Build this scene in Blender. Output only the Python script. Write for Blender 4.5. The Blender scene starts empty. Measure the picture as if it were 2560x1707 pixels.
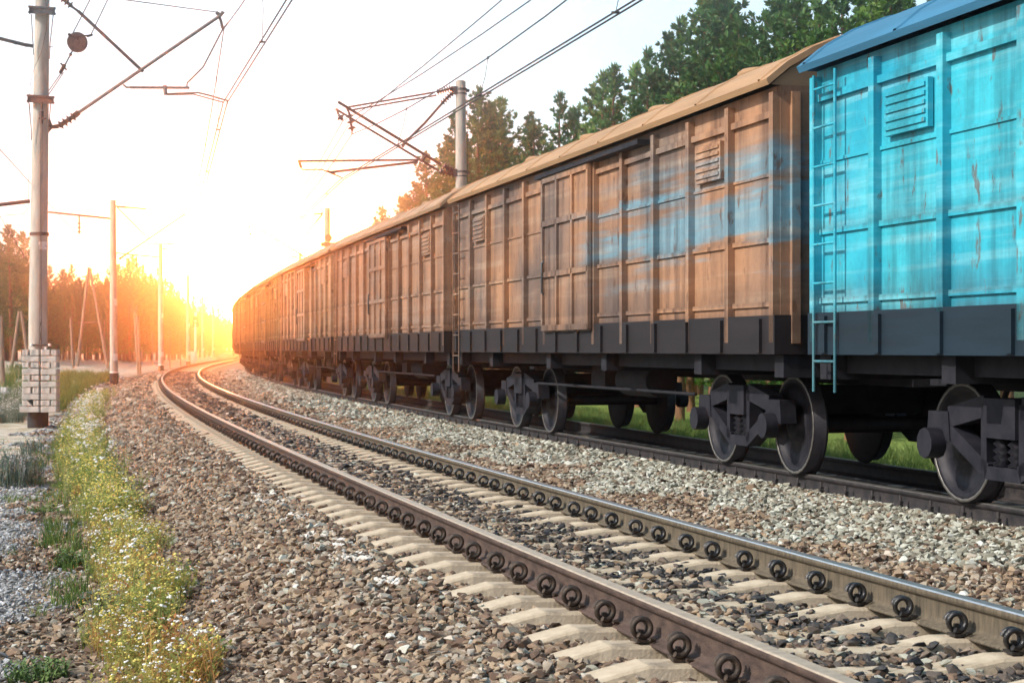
import bpy, math, random
import numpy as np
from mathutils import Vector, Matrix
R = math.radians
random.seed(7); rng = np.random.default_rng(11)
sc = bpy.context.scene
col = sc.collection

# ------------------------------------------------------------------ camera
F = 4400.0; HY = 873.03; CH = 1.159          # focal length and horizon in px of a 2560 px wide picture
cam = bpy.data.cameras.new('camera'); camo = bpy.data.objects.new('camera', cam); col.objects.link(camo)
camo.location = (0, 0, CH); camo.rotation_euler = (R(90), 0, 0)
cam.sensor_width = 36; cam.lens = 36*F/2560; cam.shift_y = (HY-853.5)/2560
cam.clip_start = .1; cam.clip_end = 5000
cam.dof.use_dof = True; cam.dof.focus_distance = 14; cam.dof.aperture_fstop = 9
sc.camera = camo
# ------------------------------------------------------------------ light
SUN_EL = R(36); SUN_AZ = R(-114)               # azimuth from +Y towards +X
sdir = Vector((math.sin(SUN_AZ)*math.cos(SUN_EL), math.cos(SUN_AZ)*math.cos(SUN_EL), math.sin(SUN_EL)))
sun = bpy.data.lights.new('sun', 'SUN'); sun.energy = 4.8; sun.angle = R(.6); sun.color = (1, .94, .84)
suno = bpy.data.objects.new('sun', sun); col.objects.link(suno)
suno.rotation_euler = sdir.to_track_quat('Z', 'Y').to_euler()
w = bpy.data.worlds.new('World'); sc.world = w; w.use_nodes = True
nt = w.node_tree; nt.nodes.clear()
def N(nt, t, **k):
    n = nt.nodes.new(t)
    for a, b in k.items():
        if a.startswith('i_'):
            n.inputs[a[2:].replace('_', ' ')].default_value = b
        else: setattr(n, a, b)
    return n
def ramp(nt, fac, stops, interp='LINEAR'):
    n = nt.nodes.new('ShaderNodeValToRGB'); n.color_ramp.interpolation = interp
    e = n.color_ramp.elements
    while len(e) < len(stops): e.new(.5)
    for i, (p, c) in enumerate(stops):
        e[i].position = p; e[i].color = (*c, 1) if len(c) == 3 else c
    if fac is not None: nt.links.new(fac, n.inputs[0])
    return n.outputs[0]
def math_(nt, op, a, b=None, c=None, clamp=False):
    n = nt.nodes.new('ShaderNodeMath'); n.operation = op; n.use_clamp = clamp
    for i, v in enumerate((a, b, c)):
        if v is None: continue
        if isinstance(v, (int, float)): n.inputs[i].default_value = v
        else: nt.links.new(v, n.inputs[i])
    return n.outputs[0]
def mixc(nt, f, a, b, mode='MIX'):
    n = nt.nodes.new('ShaderNodeMix'); n.data_type = 'RGBA'; n.blend_type = mode
    for s, v in ((n.inputs[0], f), (n.inputs[6], a), (n.inputs[7], b)):
        if isinstance(v, (int, float)): s.default_value = v
        elif isinstance(v, tuple): s.default_value = (*v, 1)
        else: nt.links.new(v, s)
    return n.outputs[2]
sky = N(nt, 'ShaderNodeTexSky', sky_type='NISHITA', sun_disc=False, sun_elevation=SUN_EL, sun_rotation=SUN_AZ, dust_density=3.0)
bg = N(nt, 'ShaderNodeBackground'); bg.inputs[1].default_value = .09
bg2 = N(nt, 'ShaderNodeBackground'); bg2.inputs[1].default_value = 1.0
add = N(nt, 'ShaderNodeAddShader'); wo = N(nt, 'ShaderNodeOutputWorld')
tc = N(nt, 'ShaderNodeTexCoord')
GL = Vector(((590-1280)/F, 1, (HY-745)/F)).normalized()      # towards an added warm sky glow, put there to light the haze
dp = N(nt, 'ShaderNodeVectorMath', operation='DOT_PRODUCT'); nt.links.new(tc.outputs['Generated'], dp.inputs[0]); dp.inputs[1].default_value = GL
ang = math_(nt, 'ARCCOSINE', math_(nt, 'MINIMUM', dp.outputs['Value'], .999999))
nz = N(nt, 'ShaderNodeTexNoise', i_Scale=7.0, i_Detail=5.0, i_Roughness=.5)
mp = N(nt, 'ShaderNodeMapping'); mp.inputs['Scale'].default_value = (1, 1, 3.2); nt.links.new(tc.outputs['Generated'], mp.inputs[0]); nt.links.new(mp.outputs[0], nz.inputs[0])
a2 = math_(nt, 'ADD', math_(nt, 'DIVIDE', ang, math.pi), math_(nt, 'MULTIPLY', math_(nt, 'SUBTRACT', nz.outputs[0], .5), .055))
cloud = ramp(nt, a2, [(0, (.98, 1.03, 1.06)), (.05, (.90, 1.01, 1.05)), (.08, (.70, .90, .97)), (.14, (.56, .75, .84)), (.28, (.24, .34, .46)), (1, (.12, .18, .27))])
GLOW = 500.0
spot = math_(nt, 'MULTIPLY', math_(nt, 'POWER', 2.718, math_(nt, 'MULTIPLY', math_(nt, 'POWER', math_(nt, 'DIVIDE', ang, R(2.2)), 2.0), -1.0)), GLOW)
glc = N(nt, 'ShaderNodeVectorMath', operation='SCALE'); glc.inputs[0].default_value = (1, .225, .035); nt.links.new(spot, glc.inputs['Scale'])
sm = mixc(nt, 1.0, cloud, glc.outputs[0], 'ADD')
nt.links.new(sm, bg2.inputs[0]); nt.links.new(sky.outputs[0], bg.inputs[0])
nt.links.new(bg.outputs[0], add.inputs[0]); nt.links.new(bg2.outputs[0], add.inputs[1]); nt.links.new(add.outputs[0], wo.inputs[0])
w.cycles.sampling_method = 'MANUAL'; w.cycles.sample_map_resolution = 2048
sc.view_settings.view_transform = 'Standard'; sc.view_settings.look = 'None'
sc.view_settings.exposure = 0.06; sc.view_settings.gamma = 1
sc.render.engine = 'CYCLES'; sc.cycles.use_denoising = True
try: sc.cycles.denoiser = 'OPENIMAGEDENOISE'
except Exception: pass
sc.cycles.max_bounces = 6; sc.cycles.diffuse_bounces = 3; sc.cycles.volume_bounces = 0; sc.cycles.transparent_max_bounces = 8

# ------------------------------------------------------------------ helpers
def tag(o, label=None, cat=None, group=None, kind=None):
    if label: o['label'] = label
    if cat: o['category'] = cat
    if group: o['group'] = group
    if kind: o['kind'] = kind
    return o
def empty(name, loc, rz=0):
    o = bpy.data.objects.new(name, None); col.objects.link(o); o.location = loc; o.rotation_euler = (0, 0, rz); o.empty_display_size = .3
    return o
def copy_tree(o, parent=None):
    c = o.copy(); col.objects.link(c); c.parent = parent
    for ch in KIDS.get(o.name, ()): 
        k = copy_tree(ch, c); KIDS.setdefault(c.name, []).append(k)
    return c
KIDS = {}
class MB:
    def __init__(s): s.v = []; s.f = []; s.m = []; s.sm = []
    def add(s, vs, fs, mi=0, smooth=False, M=None):
        b = len(s.v)
        for p in vs:
            p = Vector(p)
            if M is not None: p = M @ p
            s.v.append(tuple(p))
        for f in fs: s.f.append([i+b for i in f]); s.m.append(mi); s.sm.append(smooth)
        return s
    def box(s, x0, x1, y0, y1, z0, z1, mi=0, M=None, tx=0, ty=0):
        v = [(x0, y0, z0), (x1, y0, z0), (x1, y1, z0), (x0, y1, z0), (x0+tx, y0+ty, z1), (x1-tx, y0+ty, z1), (x1-tx, y1-ty, z1), (x0+tx, y1-ty, z1)]
        return s.add(v, [(3, 2, 1, 0), (4, 5, 6, 7), (0, 1, 5, 4), (1, 2, 6, 5), (2, 3, 7, 6), (3, 0, 4, 7)], mi, False, M)
    def tube(s, pts, r, n=6, mi=0, caps=True, smooth=True, M=None):
        pts = [Vector(p) for p in pts]; k = len(pts); rs = r if isinstance(r, (list, tuple)) else [r]*k
        up = Vector((0, 0, 1)); vs = []
        t0 = (pts[1]-pts[0]).normalized()
        if abs(t0.dot(up)) > .95: up = Vector((1, 0, 0))
        a = t0.cross(up).normalized()
        for i, p in enumerate(pts):
            t = (pts[min(i+1, k-1)]-pts[max(i-1, 0)]).normalized()
            a = (a-t*a.dot(t)).normalized(); b = t.cross(a)
            for j in range(n):
                q = 2*math.pi*(j+.5)/n
                vs.append(p+(a*math.cos(q)+b*math.sin(q))*rs[i])
        fs = [(i*n+j, i*n+(j+1) % n, (i+1)*n+(j+1) % n, (i+1)*n+j) for i in range(k-1) for j in range(n)]
        s.add(vs, fs, mi, smooth, M)
        if caps: s.add([vs[j] for j in range(n)], [tuple(range(n))[::-1]], mi, False, M); s.add(vs[-n:], [tuple(range(n))], mi, False, M)
        return s
    def bar(s, p, q, wx, wz, mi=0):
        p = Vector(p); q = Vector(q); t = (q-p).normalized(); up = Vector((0, 0, 1))
        if abs(t.dot(up)) > .98: up = Vector((0, 1, 0))
        a = t.cross(up).normalized(); b = a.cross(t)
        vs = [c+a*i*wx/2+b*j*wz/2 for c in (p, q) for i, j in ((-1, -1), (1, -1), (1, 1), (-1, 1))]
        return s.add(vs, [(3, 2, 1, 0), (4, 5, 6, 7), (0, 1, 5, 4), (1, 2, 6, 5), (2, 3, 7, 6), (3, 0, 4, 7)], mi)
    def lathe(s, prof, n=12, mi=0, M=None, smooth=True, caps=True):
        vs = []; k = len(prof)
        for r, z in prof:
            for j in range(n): q = 2*math.pi*j/n; vs.append((r*math.cos(q), r*math.sin(q), z))
        fs = [(i*n+j, i*n+(j+1) % n, (i+1)*n+(j+1) % n, (i+1)*n+j) for i in range(k-1) for j in range(n)]
        fs += [tuple(range(n))[::-1], tuple(range((k-1)*n, k*n))] if caps else []
        return s.add(vs, fs, mi, smooth, M)
    def build(s, name, mats, parent=None, loc=None, data=None):
        me = bpy.data.meshes.new(name)
        me.from_pydata(s.v, [], s.f)
        for m in (mats if isinstance(mats, (list, tuple)) else [mats]): me.materials.append(m)
        me.polygons.foreach_set('material_index', s.m); me.polygons.foreach_set('use_smooth', s.sm); me.update()
        o = bpy.data.objects.new(name, me); col.objects.link(o)
        if parent is not None: o.parent = parent; KIDS.setdefault(parent.name, []).append(o)
        if loc is not None: o.location = loc
        return o
def axisM(p, q):
    p = Vector(p); q = Vector(q)
    return Matrix.Translation(p) @ (q-p).to_track_quat('Z', 'Y').to_matrix().to_4x4()
def insul(mb, p, q, n=4, r=.07, core=.03, mi=0):
    L = (Vector(q)-Vector(p)).length; pr = [(core, 0)]
    for i in range(n):
        z = L*(i+.5)/n; h = L/n*.22
        pr += [(core, z-h*1.3), (r, z-h*.2), (r*.95, z+h*.3), (core*1.1, z+h)]
    pr.append((core, L)); return mb.lathe(pr, 10, mi, axisM(p, q))
def pos(s_, d=0.0):
    s_ = np.asarray(s_, float)
    X = np.interp(s_, CS, CX); Y = np.interp(s_, CS, CY); T = np.interp(s_, CS, CT)
    lo = np.minimum(s_-CS[0], 0); hi = np.maximum(s_-CS[-1], 0)
    X = X+(lo+hi)*np.sin(T); Y = Y+(lo+hi)*np.cos(T)
    return X+d*np.cos(T), Y-d*np.sin(T), T
# line of the left rail of the near track (metres), from its curvature
CS = np.arange(-2, 560, .5); _s = CS/100
_k = np.where(CS < 310, .00085855+.00122144*_s-.00146349*_s**2+.00029623*_s**3, -.0004)
CT = -.268096+np.cumsum(_k)*.5; CX = 1.77159+np.cumsum(np.sin(CT))*.5; CY = 4+np.cumsum(np.cos(CT))*.5
def grade(s_):
    t = np.clip(np.asarray(s_, float)/100, 0, 4.2); return -.01688*t**2+.01516*t**3
ZB, ZC, ZD = -.04, -.02, -.06; DB = 1.595; DC = DB+2.704; DD = DC+1.595; DM1 = DB/2; DM2 = (DC+DD)/2
def sm(x): x = np.clip(x, 0, 1); return x*x*(3-2*x)
def ground(s_, d):
    s_ = np.asarray(s_, float); d = np.asarray(d, float)
    z = np.interp(d, [-400, -60, -25, -12, -7, -5, -2.7, -2.0, -1.0, -.6, 0, 1.6, 2.2, 3.2, 4.1, 4.5, 5.8, 6.7, 7.3, 8.8, 12, 22, 400],
                  [.3, .2, .0, -.25, -.62, -.74, -.76, -.68, -.25, -.222, -.25, -.275, -.25, -.2, -.165, -.24, -.28, -.3, -.42, -1.15, -1.15, -.8, .2])
    far = sm((s_-35)/60.)
    z = z+np.where(d < -2.2, .3*far*sm((-d-2.2)/1.5), 0)
    mound = .16*np.sin(d*.9+s_*.13)*np.sin(s_*.21+d*.35)+.1*np.sin(d*.33-s_*.4)
    z = z+mound*sm((-d-5)/4)*sm((s_-25)/30)*np.clip(1-(s_-120)/60., 0, 1)
    return z+grade(s_)
def P3(s_, d, dz=0.0):
    X, Y, T = pos(s_, d); return Vector((float(X), float(Y), float(ground(s_, d))+dz))
def inv(X, Y):
    n = np.stack([np.cos(CT), -np.sin(CT)]); i = int(np.hypot(CX-X, CY-Y).argmin())
    dx, dy = X-CX[i], Y-CY[i]; return CS[i]+dx*math.sin(CT[i])+dy*math.cos(CT[i]), dx*math.cos(CT[i])-dy*math.sin(CT[i])
def at(px, py, Y): return Vector(((px-1280)/F*Y, Y, CH+(HY-py)/F*Y))
def gz(X, Y): s_, d = inv(X, Y); return float(ground(s_, d))

# ------------------------------------------------------------------ materials
def mat(name, c1, c2=None, scale=4.0, rough=.8, metal=0, bump=0, bscale=None, stretch=None, detail=6, lo=.35, hi=.65, c3=None, spec=.4, coord='Object'):
    m = bpy.data.materials.new(name); m.use_nodes = True; t = m.node_tree; b = t.nodes['Principled BSDF']
    b.inputs['Roughness'].default_value = rough; b.inputs['Metallic'].default_value = metal; b.inputs['Specular IOR Level'].default_value = spec
    if c2 is None and not bump: b.inputs['Base Color'].default_value = (*c1, 1); return m
    co = N(t, 'ShaderNodeTexCoord'); mp = N(t, 'ShaderNodeMapping'); t.links.new(co.outputs[coord], mp.inputs[0])
    if stretch: mp.inputs['Scale'].default_value = stretch
    if c2 is not None:
        n = N(t, 'ShaderNodeTexNoise', i_Scale=scale, i_Detail=float(detail), i_Roughness=.62); t.links.new(mp.outputs[0], n.inputs[0])
        st = [(lo, c1), (hi, c2)] if c3 is None else [(lo, c1), ((lo+hi)/2, c2), (hi, c3)]
        t.links.new(ramp(t, n.outputs[0], st), b.inputs['Base Color'])
    else: b.inputs['Base Color'].default_value = (*c1, 1)
    if bump:
        n2 = N(t, 'ShaderNodeTexNoise', i_Scale=bscale or scale*6, i_Detail=4.0); t.links.new(mp.outputs[0], n2.inputs[0])
        bp = N(t, 'ShaderNodeBump', i_Strength=bump, i_Distance=.02); t.links.new(n2.outputs[0], bp.inputs['Height']); t.links.new(bp.outputs[0], b.inputs['Normal'])
    return m
def rand_mat(name, stops, rough=.9, nscale=25, var=.35, trans=0):
    """colour drawn per instance, with some mottling inside one piece"""
    m = bpy.data.materials.new(name); m.use_nodes = True; t = m.node_tree; b = t.nodes['Principled BSDF']
    b.inputs['Roughness'].default_value = rough; b.inputs['Specular IOR Level'].default_value = .25
    oi = N(t, 'ShaderNodeObjectInfo'); c = ramp(t, oi.outputs['Random'], stops)
    co = N(t, 'ShaderNodeTexCoord'); n = N(t, 'ShaderNodeTexNoise', i_Scale=float(nscale), i_Detail=5.0); t.links.new(co.outputs['Object'], n.inputs[0])
    k = ramp(t, n.outputs[0], [(.3, (1-var,)*3), (.7, (1+var*.0,)*3)])
    t.links.new(mixc(t, 1.0, c, k, 'MULTIPLY'), b.inputs['Base Color'])
    if trans:
        tr = N(t, 'ShaderNodeBsdfTranslucent'); t.links.new(c, tr.inputs[0]); mx = N(t, 'ShaderNodeMixShader'); mx.inputs[0].default_value = trans
        t.links.new(b.outputs[0], mx.inputs[1]); t.links.new(tr.outputs[0], mx.inputs[2]); t.links.new(mx.outputs[0], t.nodes['Material Output'].inputs[0])
    return m
M = {}
M['rust'] = mat('rusty_rail', (.050, .034, .030), (.115, .076, .060), 9, .75, .15, .25, 60, (1, 1, 3))
M['rustB'] = mat('dusty_rail', (.075, .062, .045), (.165, .132, .09), 7, .75, .1, .3, 50, (6, 6, .8))
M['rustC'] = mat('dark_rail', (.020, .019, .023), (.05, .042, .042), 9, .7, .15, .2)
M['top'] = mat('worn_rail_top', (.36, .29, .22), (.50, .41, .31), 14, .5, .25)
M['topB'] = mat('polished_rail_top', (.45, .46, .47), (.62, .64, .66), 20, .28, .75)
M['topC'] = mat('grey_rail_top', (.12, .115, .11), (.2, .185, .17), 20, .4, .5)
M['clip'] = mat('clip_steel', (.035, .028, .024), (.09, .062, .045), 30, .6, .35, .2)
M['oily'] = mat('oily_steel', (.012, .012, .014), (.04, .036, .034), 30, .32, .3, .2, spec=.7)
M['sleeper'] = mat('sleeper_concrete', (.20, .16, .115), (.46, .375, .27), 7, .9, 0, .2, 70, lo=.28, hi=.70, c3=(.57, .48, .355), detail=12)
M['conc'] = mat('mast_concrete', (.34, .31, .27), (.58, .54, .48), 5, .9, 0, .4, 45, (1, 1, .25), lo=.3, hi=.7)
M['block'] = mat('block_concrete', (.30, .265, .235), (.60, .54, .49), 4, .92, 0, .5, 30, lo=.3, hi=.6)
M['tar'] = mat('tar', (.02, .018, .02), (.045, .038, .038), 12, .7)
M['white'] = mat('white_paint', (.75, .73, .70), (.85, .84, .82), 20, .7)
M['iron'] = mat('painted_iron', (.055, .062, .07), (.11, .12, .13), 14, .55, .4)
M['tubeg'] = mat('grey_tube', (.17, .165, .165), (.27, .26, .255), 10, .5, .45)
M['rtube'] = mat('brown_tube', (.09, .05, .045), (.17, .09, .075), 10, .6, .3)
M['porc'] = mat('brown_porcelain', (.10, .045, .035), None, rough=.25, spec=.7)
M['wire'] = mat('wire', (.035, .04, .05), None, rough=.5, metal=.6)
M['wood'] = mat('pole_wood', (.20, .16, .12), (.34, .28, .22), 8, .9, 0, .3, 30, (1, 1, .2))
M['bark'] = mat('pine_bark', (.13, .07, .04), (.28, .14, .075), 6, .95, 0, .4, 30, (1, 1, .3))
M['lamp'] = mat('signal_lamp', (.8, .5, .2)); _b = M['lamp'].node_tree.nodes['Principled BSDF']; _b.inputs['Emission Color'].default_value = (1, .55, .15, 1); _b.inputs['Emission Strength'].default_value = 6
for k, st in (('needA', [(0, (.045, .125, .022)), (.5, (.085, .205, .030)), (1, (.17, .29, .045))]),
              ('needB', [(0, (.032, .10, .026)), (.5, (.058, .155, .032)), (1, (.11, .22, .042))])):
    m = bpy.data.materials.new('pine_needles_'+k[-1].lower()); m.use_nodes = True; t = m.node_tree; b = t.nodes['Principled BSDF']
    co = N(t, 'ShaderNodeTexCoord'); n = N(t, 'ShaderNodeTexNoise', i_Scale=1.3, i_Detail=4.0); t.links.new(co.outputs['Object'], n.inputs[0])
    oi = N(t, 'ShaderNodeObjectInfo')
    f = math_(t, 'ADD', math_(t, 'MULTIPLY', n.outputs[0], .9), math_(t, 'MULTIPLY', oi.outputs['Random'], .25), clamp=True)
    c = ramp(t, f, [(.25, st[0][1]), (.55, st[1][1]), (.85, st[2][1])]); t.links.new(c, b.inputs['Base Color'])
    b.inputs['Roughness'].default_value = .6; tr = N(t, 'ShaderNodeBsdfTranslucent'); t.links.new(c, tr.inputs[0]); mx = N(t, 'ShaderNodeMixShader'); mx.inputs[0].default_value = .3
    t.links.new(b.outputs[0], mx.inputs[1]); t.links.new(tr.outputs[0], mx.inputs[2]); t.links.new(mx.outputs[0], t.nodes['Material Output'].inputs[0]); M[k] = m

# ground material: zones from the distance to the line (u = d, v = s), stored as a UV map
def ground_mat():
    m = bpy.data.materials.new('ground'); m.use_nodes = True; t = m.node_tree; b = t.nodes['Principled BSDF']; b.inputs['Roughness'].default_value = .95; b.inputs['Specular IOR Level'].default_value = .2
    uv = N(t, 'ShaderNodeUVMap', uv_map='zone'); sep = N(t, 'ShaderNodeSeparateXYZ'); t.links.new(uv.outputs[0], sep.inputs[0])
    co = N(t, 'ShaderNodeTexCoord')
    def noise(s, d=5.): n = N(t, 'ShaderNodeTexNoise', i_Scale=s, i_Detail=d, i_Roughness=.65); t.links.new(co.outputs['Object'], n.inputs[0]); return n.outputs[0]
    big = noise(.22); mid = noise(1.7); fine = noise(22., 4.); vo = N(t, 'ShaderNodeTexVoronoi', i_Scale=17.0); t.links.new(co.outputs['Object'], vo.inputs[0])
    sv = N(t, 'ShaderNodeSeparateColor'); t.links.new(vo.outputs['Color'], sv.inputs[0])
    d = math_(t, 'ADD', sep.outputs[0], math_(t, 'MULTIPLY', math_(t, 'SUBTRACT', mid, .5), .9))
    stone = ramp(t, sv.outputs[0], [(0, (.09, .065, .05)), (.35, (.20, .145, .105)), (.7, (.29, .225, .165)), (1, (.40, .33, .26))])
    pale = ramp(t, sv.outputs[0], [(0, (.12, .11, .09)), (.5, (.30, .29, .24)), (1, (.45, .45, .38))])
    dark = ramp(t, sv.outputs[0], [(0, (.05, .045, .04)), (.5, (.13, .105, .085)), (1, (.26, .21, .16))])
    grey = ramp(t, sv.outputs[0], [(0, (.16, .16, .16)), (.5, (.30, .30, .295)), (1, (.45, .46, .46))])
    earth = ramp(t, fine, [(.3, (.13, .10, .07)), (.7, (.24, .19, .14))])
    field = ramp(t, mid, [(.3, (.20, .19, .09)), (.42, (.42, .37, .25)), (.55, (.60, .54, .45)), (.8, (.68, .63, .55))])
    fgreen = ramp(t, fine, [(.3, (.07, .12, .025)), (.7, (.19, .25, .06))])
    field = mixc(t, ramp(t, big, [(.26, (0, 0, 0)), (.36, (1, 1, 1))]), fgreen, field)
    green = ramp(t, fine, [(.3, (.10, .17, .03)), (.7, (.27, .34, .08))])
    def step(a, w_=.3): return math_(t, 'MULTIPLY_ADD', math_(t, 'SUBTRACT', d, a), 1/w_, .5, clamp=True)
    dg = math_(t, 'ADD', d, math_(t, 'MULTIPLY_ADD', sep.outputs[1], -.25, 6.0, clamp=False)); fg = math_(t, 'MULTIPLY_ADD', math_(t, 'ADD', math_(t, 'MINIMUM', math_(t, 'ADD', d, 7.0), dg), 0.0), .8, .5, clamp=True)
    c = mixc(t, fg, field, grey)
    c = mixc(t, step(-3.0), c, earth); c = mixc(t, step(-1.9), c, stone)
    c = mixc(t, step(.2), c, dark); c = mixc(t, step(1.7), c, stone); c = mixc(t, step(2.9, .6), c, pale)
    c = mixc(t, step(4.6), c, dark); c = mixc(t, step(8.3, .6), c, green)
    t.links.new(c, b.inputs['Base Color'])
    bp = N(t, 'ShaderNodeBump', i_Strength=.9, i_Distance=.04); t.links.new(vo.outputs['Distance'], bp.inputs['Height']); t.links.new(bp.outputs[0], b.inputs['Normal'])
    return m
def build_ground():
    ds = np.concatenate([[-500, -300, -180, -110, -80, -60], np.arange(-48, -14, 2.0), np.arange(-14, -5, .5), np.arange(-5, 9, .16), np.arange(9, 14, .6), np.arange(15, 30, 2), [34, 45, 60, 90, 140, 220, 350, 500]])
    ss = np.concatenate([[-120, -60, -30], np.arange(-16, 60, .5), np.arange(60, 140, 1.5), np.arange(140, 320, 5), [330, 350, 380, 420, 480, 560, 700, 900, 1200, 1800]])
    Sg, Dg = np.meshgrid(ss, ds, indexing='ij'); X, Y, T = pos(Sg, Dg); Z = ground(Sg, Dg)+rng.normal(0, .006, Sg.shape)
    V = np.stack([X, Y, Z], -1).reshape(-1, 3); ni, nj = Sg.shape
    fs = [(i*nj+j, i*nj+j+1, (i+1)*nj+j+1, (i+1)*nj+j) for i in range(ni-1) for j in range(nj-1)]
    me = bpy.data.meshes.new('ground'); me.from_pydata(V.tolist(), [], fs); uvl = me.uv_layers.new(name='zone')
    li = np.empty(len(me.loops), dtype=np.int32); me.loops.foreach_get('vertex_index', li)
    uvs = np.stack([Dg.reshape(-1)[li], Sg.reshape(-1)[li]], -1).astype(np.float32); uvl.data.foreach_set('uv', uvs.reshape(-1))
    me.polygons.foreach_set('use_smooth', [True]*len(me.polygons)); me.materials.append(ground_mat()); me.update()
    if me.polygons[0].normal.z < 0: me.flip_normals()
    o = bpy.data.objects.new('ground', me); col.objects.link(o); tag(o, kind='structure')
build_ground()

# ------------------------------------------------------------------ rails
PROF = [(-.030, 0), (.030, 0), (.036, -.007), (.037, -.034), (.012, -.046), (.009, -.06), (.009, -.13), (.014, -.148), (.055, -.163), (.075, -.169), (.075, -.18), (-.075, -.18), (-.075, -.169), (-.055, -.163), (-.014, -.148), (-.009, -.13), (-.009, -.06), (-.012, -.046), (-.037, -.034), (-.036, -.007)]
def rail(d0, z0, m0, m1, label):
    ss = np.concatenate([np.arange(-24, 60, 1.0), np.arange(60, 330, 2.0), [335, 360]]); n = len(PROF); mb = MB()
    for s_ in ss:
        for x, z in PROF:
            X, Y, T = pos(s_, d0+x); mb.v.append((float(X), float(Y), z0+z+float(grade(s_))))
    for i in range(len(ss)-1):
        for j in range(n):
            k = (j+1) % n; mb.f.append([i*n+j, i*n+k, (i+1)*n+k, (i+1)*n+j]); mb.m.append(1 if j in (0, 1, 19) else 0); mb.sm.append(j not in (0, 10))
    mb.f.append(list(range(n))); mb.m.append(0); mb.sm.append(False)
    return tag(mb.build('rail', [m0, m1]), label, 'rail', 'running rails of the two tracks')
rail(0, 0, M['rust'], M['top'], 'nearest brown steel rail, left rail of the empty track')
rail(DB, ZB, M['rustB'], M['topB'], 'dusty rail with shiny silver top, right rail of the empty track')
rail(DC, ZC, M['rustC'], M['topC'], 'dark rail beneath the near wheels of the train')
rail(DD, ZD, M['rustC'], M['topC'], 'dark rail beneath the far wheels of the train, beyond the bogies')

# ------------------------------------------------------------------ sleepers
STEP = .522
UPR = [(-1.35, -.262), (-1.30, -.252), (-1.06, -.192), (-.98, -.195), (-.60, -.197), (-.42, -.228), (-.30, -.245), (0, -.248)]
UPR += [(-u, z) for u, z in UPR[-2::-1]]
def sleeper_mesh(dz=0):
    mb = MB(); n = len(UPR)
    for u, z in UPR:
        z += dz; hw = .085; mb.v += [(u, -.15, z-.19), (u, -hw-.012, z-.012), (u, -hw, z), (u, hw, z), (u, hw+.012, z-.012), (u, .15, z-.19)]
    for i in range(n-1):
        for j in range(5): mb.f.append([i*6+j, (i+1)*6+j, (i+1)*6+j+1, i*6+j+1]); mb.m.append(0); mb.sm.append(False)
    mb.f.append([5, 4, 3, 2, 1, 0]); mb.f.append([(n-1)*6+j for j in range(6)]); mb.m += [0, 0]; mb.sm += [False, False]
    return mb
def clip_mb(side):
    mb = MB(); pts = []; K = 34
    for i in range(K):
        q = -2.2+i/(K-1)*2*math.pi*1.82; pts.append((side*math.cos(q)*.040, (i/(K-1)-.5)*.062, math.sin(q)*.040))
    mb.tube(pts, .0135, 7); return mb
def lug_mb(side):
    mb = MB(); mb.box(-.014, .014, -.012, .012, -.055, -.008, 0, None, .003, .003); mb.box(-.03, .055, -.04, .04, -.066, -.052, 0) if side > 0 else mb.box(-.055, .03, -.04, .04, -.066, -.052, 0)
    mb.tube([(side*.02, -.06, -.048), (side*.05, -.055, -.05)], .009, 5); return mb
def make_sleeper(four, oil, label):
    root = sleeper_mesh().build('sleeper', M['sleeper']); tag(root, label, 'sleeper', 'concrete sleepers of the empty track')
    for x, side in ((-DM1-.098, 1), (DM1-.098, 1)) + (((-DM1+.098, -1), (DM1+.098, -1)) if four else ()):
        mm = M['oily'] if (x > 0 and oil) else M['clip']
        c = clip_mb(side).build('rail_clip', mm, root, (x, 0, -.122)); lug_mb(side).build('shoulder', mm, c)
    return root
protoN = make_sleeper(True, True, ''); protoF = make_sleeper(False, False, '')
NS1 = 190; SL = []
def ordn(n): return '%d%s' % (n, 'th' if 10 <= n % 100 <= 20 else {1: 'st', 2: 'nd', 3: 'rd'}.get(n % 10, 'th'))
for i in range(-3, NS1-3):
    near = i < 58; proto = protoN if near else protoF
    if i == -3 or i == 58: o = proto
    else: o = copy_tree(proto)
    s_ = i*STEP+.1+rng.normal(0, .012); X, Y, T = pos(s_, DM1); SL.append((s_, T))
    o.location = (float(X), float(Y), float(grade(s_))-.0); o.rotation_euler = (0, .025, -float(T)+rng.normal(0, .012))
    if near:
        for c_ in KIDS[o.name]: c_.rotation_euler = (rng.normal(0, .05), rng.normal(0, .07), rng.normal(0, .09)); c_.location.y = rng.normal(0, .012)
    k = i+4
    if i < 0: lb = 'concrete sleeper at the near end of the empty track, %s of the row' % ordn(k)
    elif near: lb = 'beige concrete sleeper with ring-shaped clips, %s in the row from the near end' % ordn(k)
    else: lb = 'pale dusty sleeper in the distant curve, %s in the row from the near end' % ordn(k)
    o['label'] = lb
mb = MB(); base = sleeper_mesh()
for i in range(NS1-3, NS1+230):
    s_ = i*STEP; X, Y, T = pos(s_, DM1); mb.add(base.v, base.f, 0, False, Matrix.Translation((float(X), float(Y), float(grade(s_)))) @ Matrix.Rotation(-float(T), 4, 'Z'))
tag(mb.build('sleepers', M['sleeper']), 'far run of concrete sleepers round the end of the curve', 'sleepers', kind='stuff')
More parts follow.
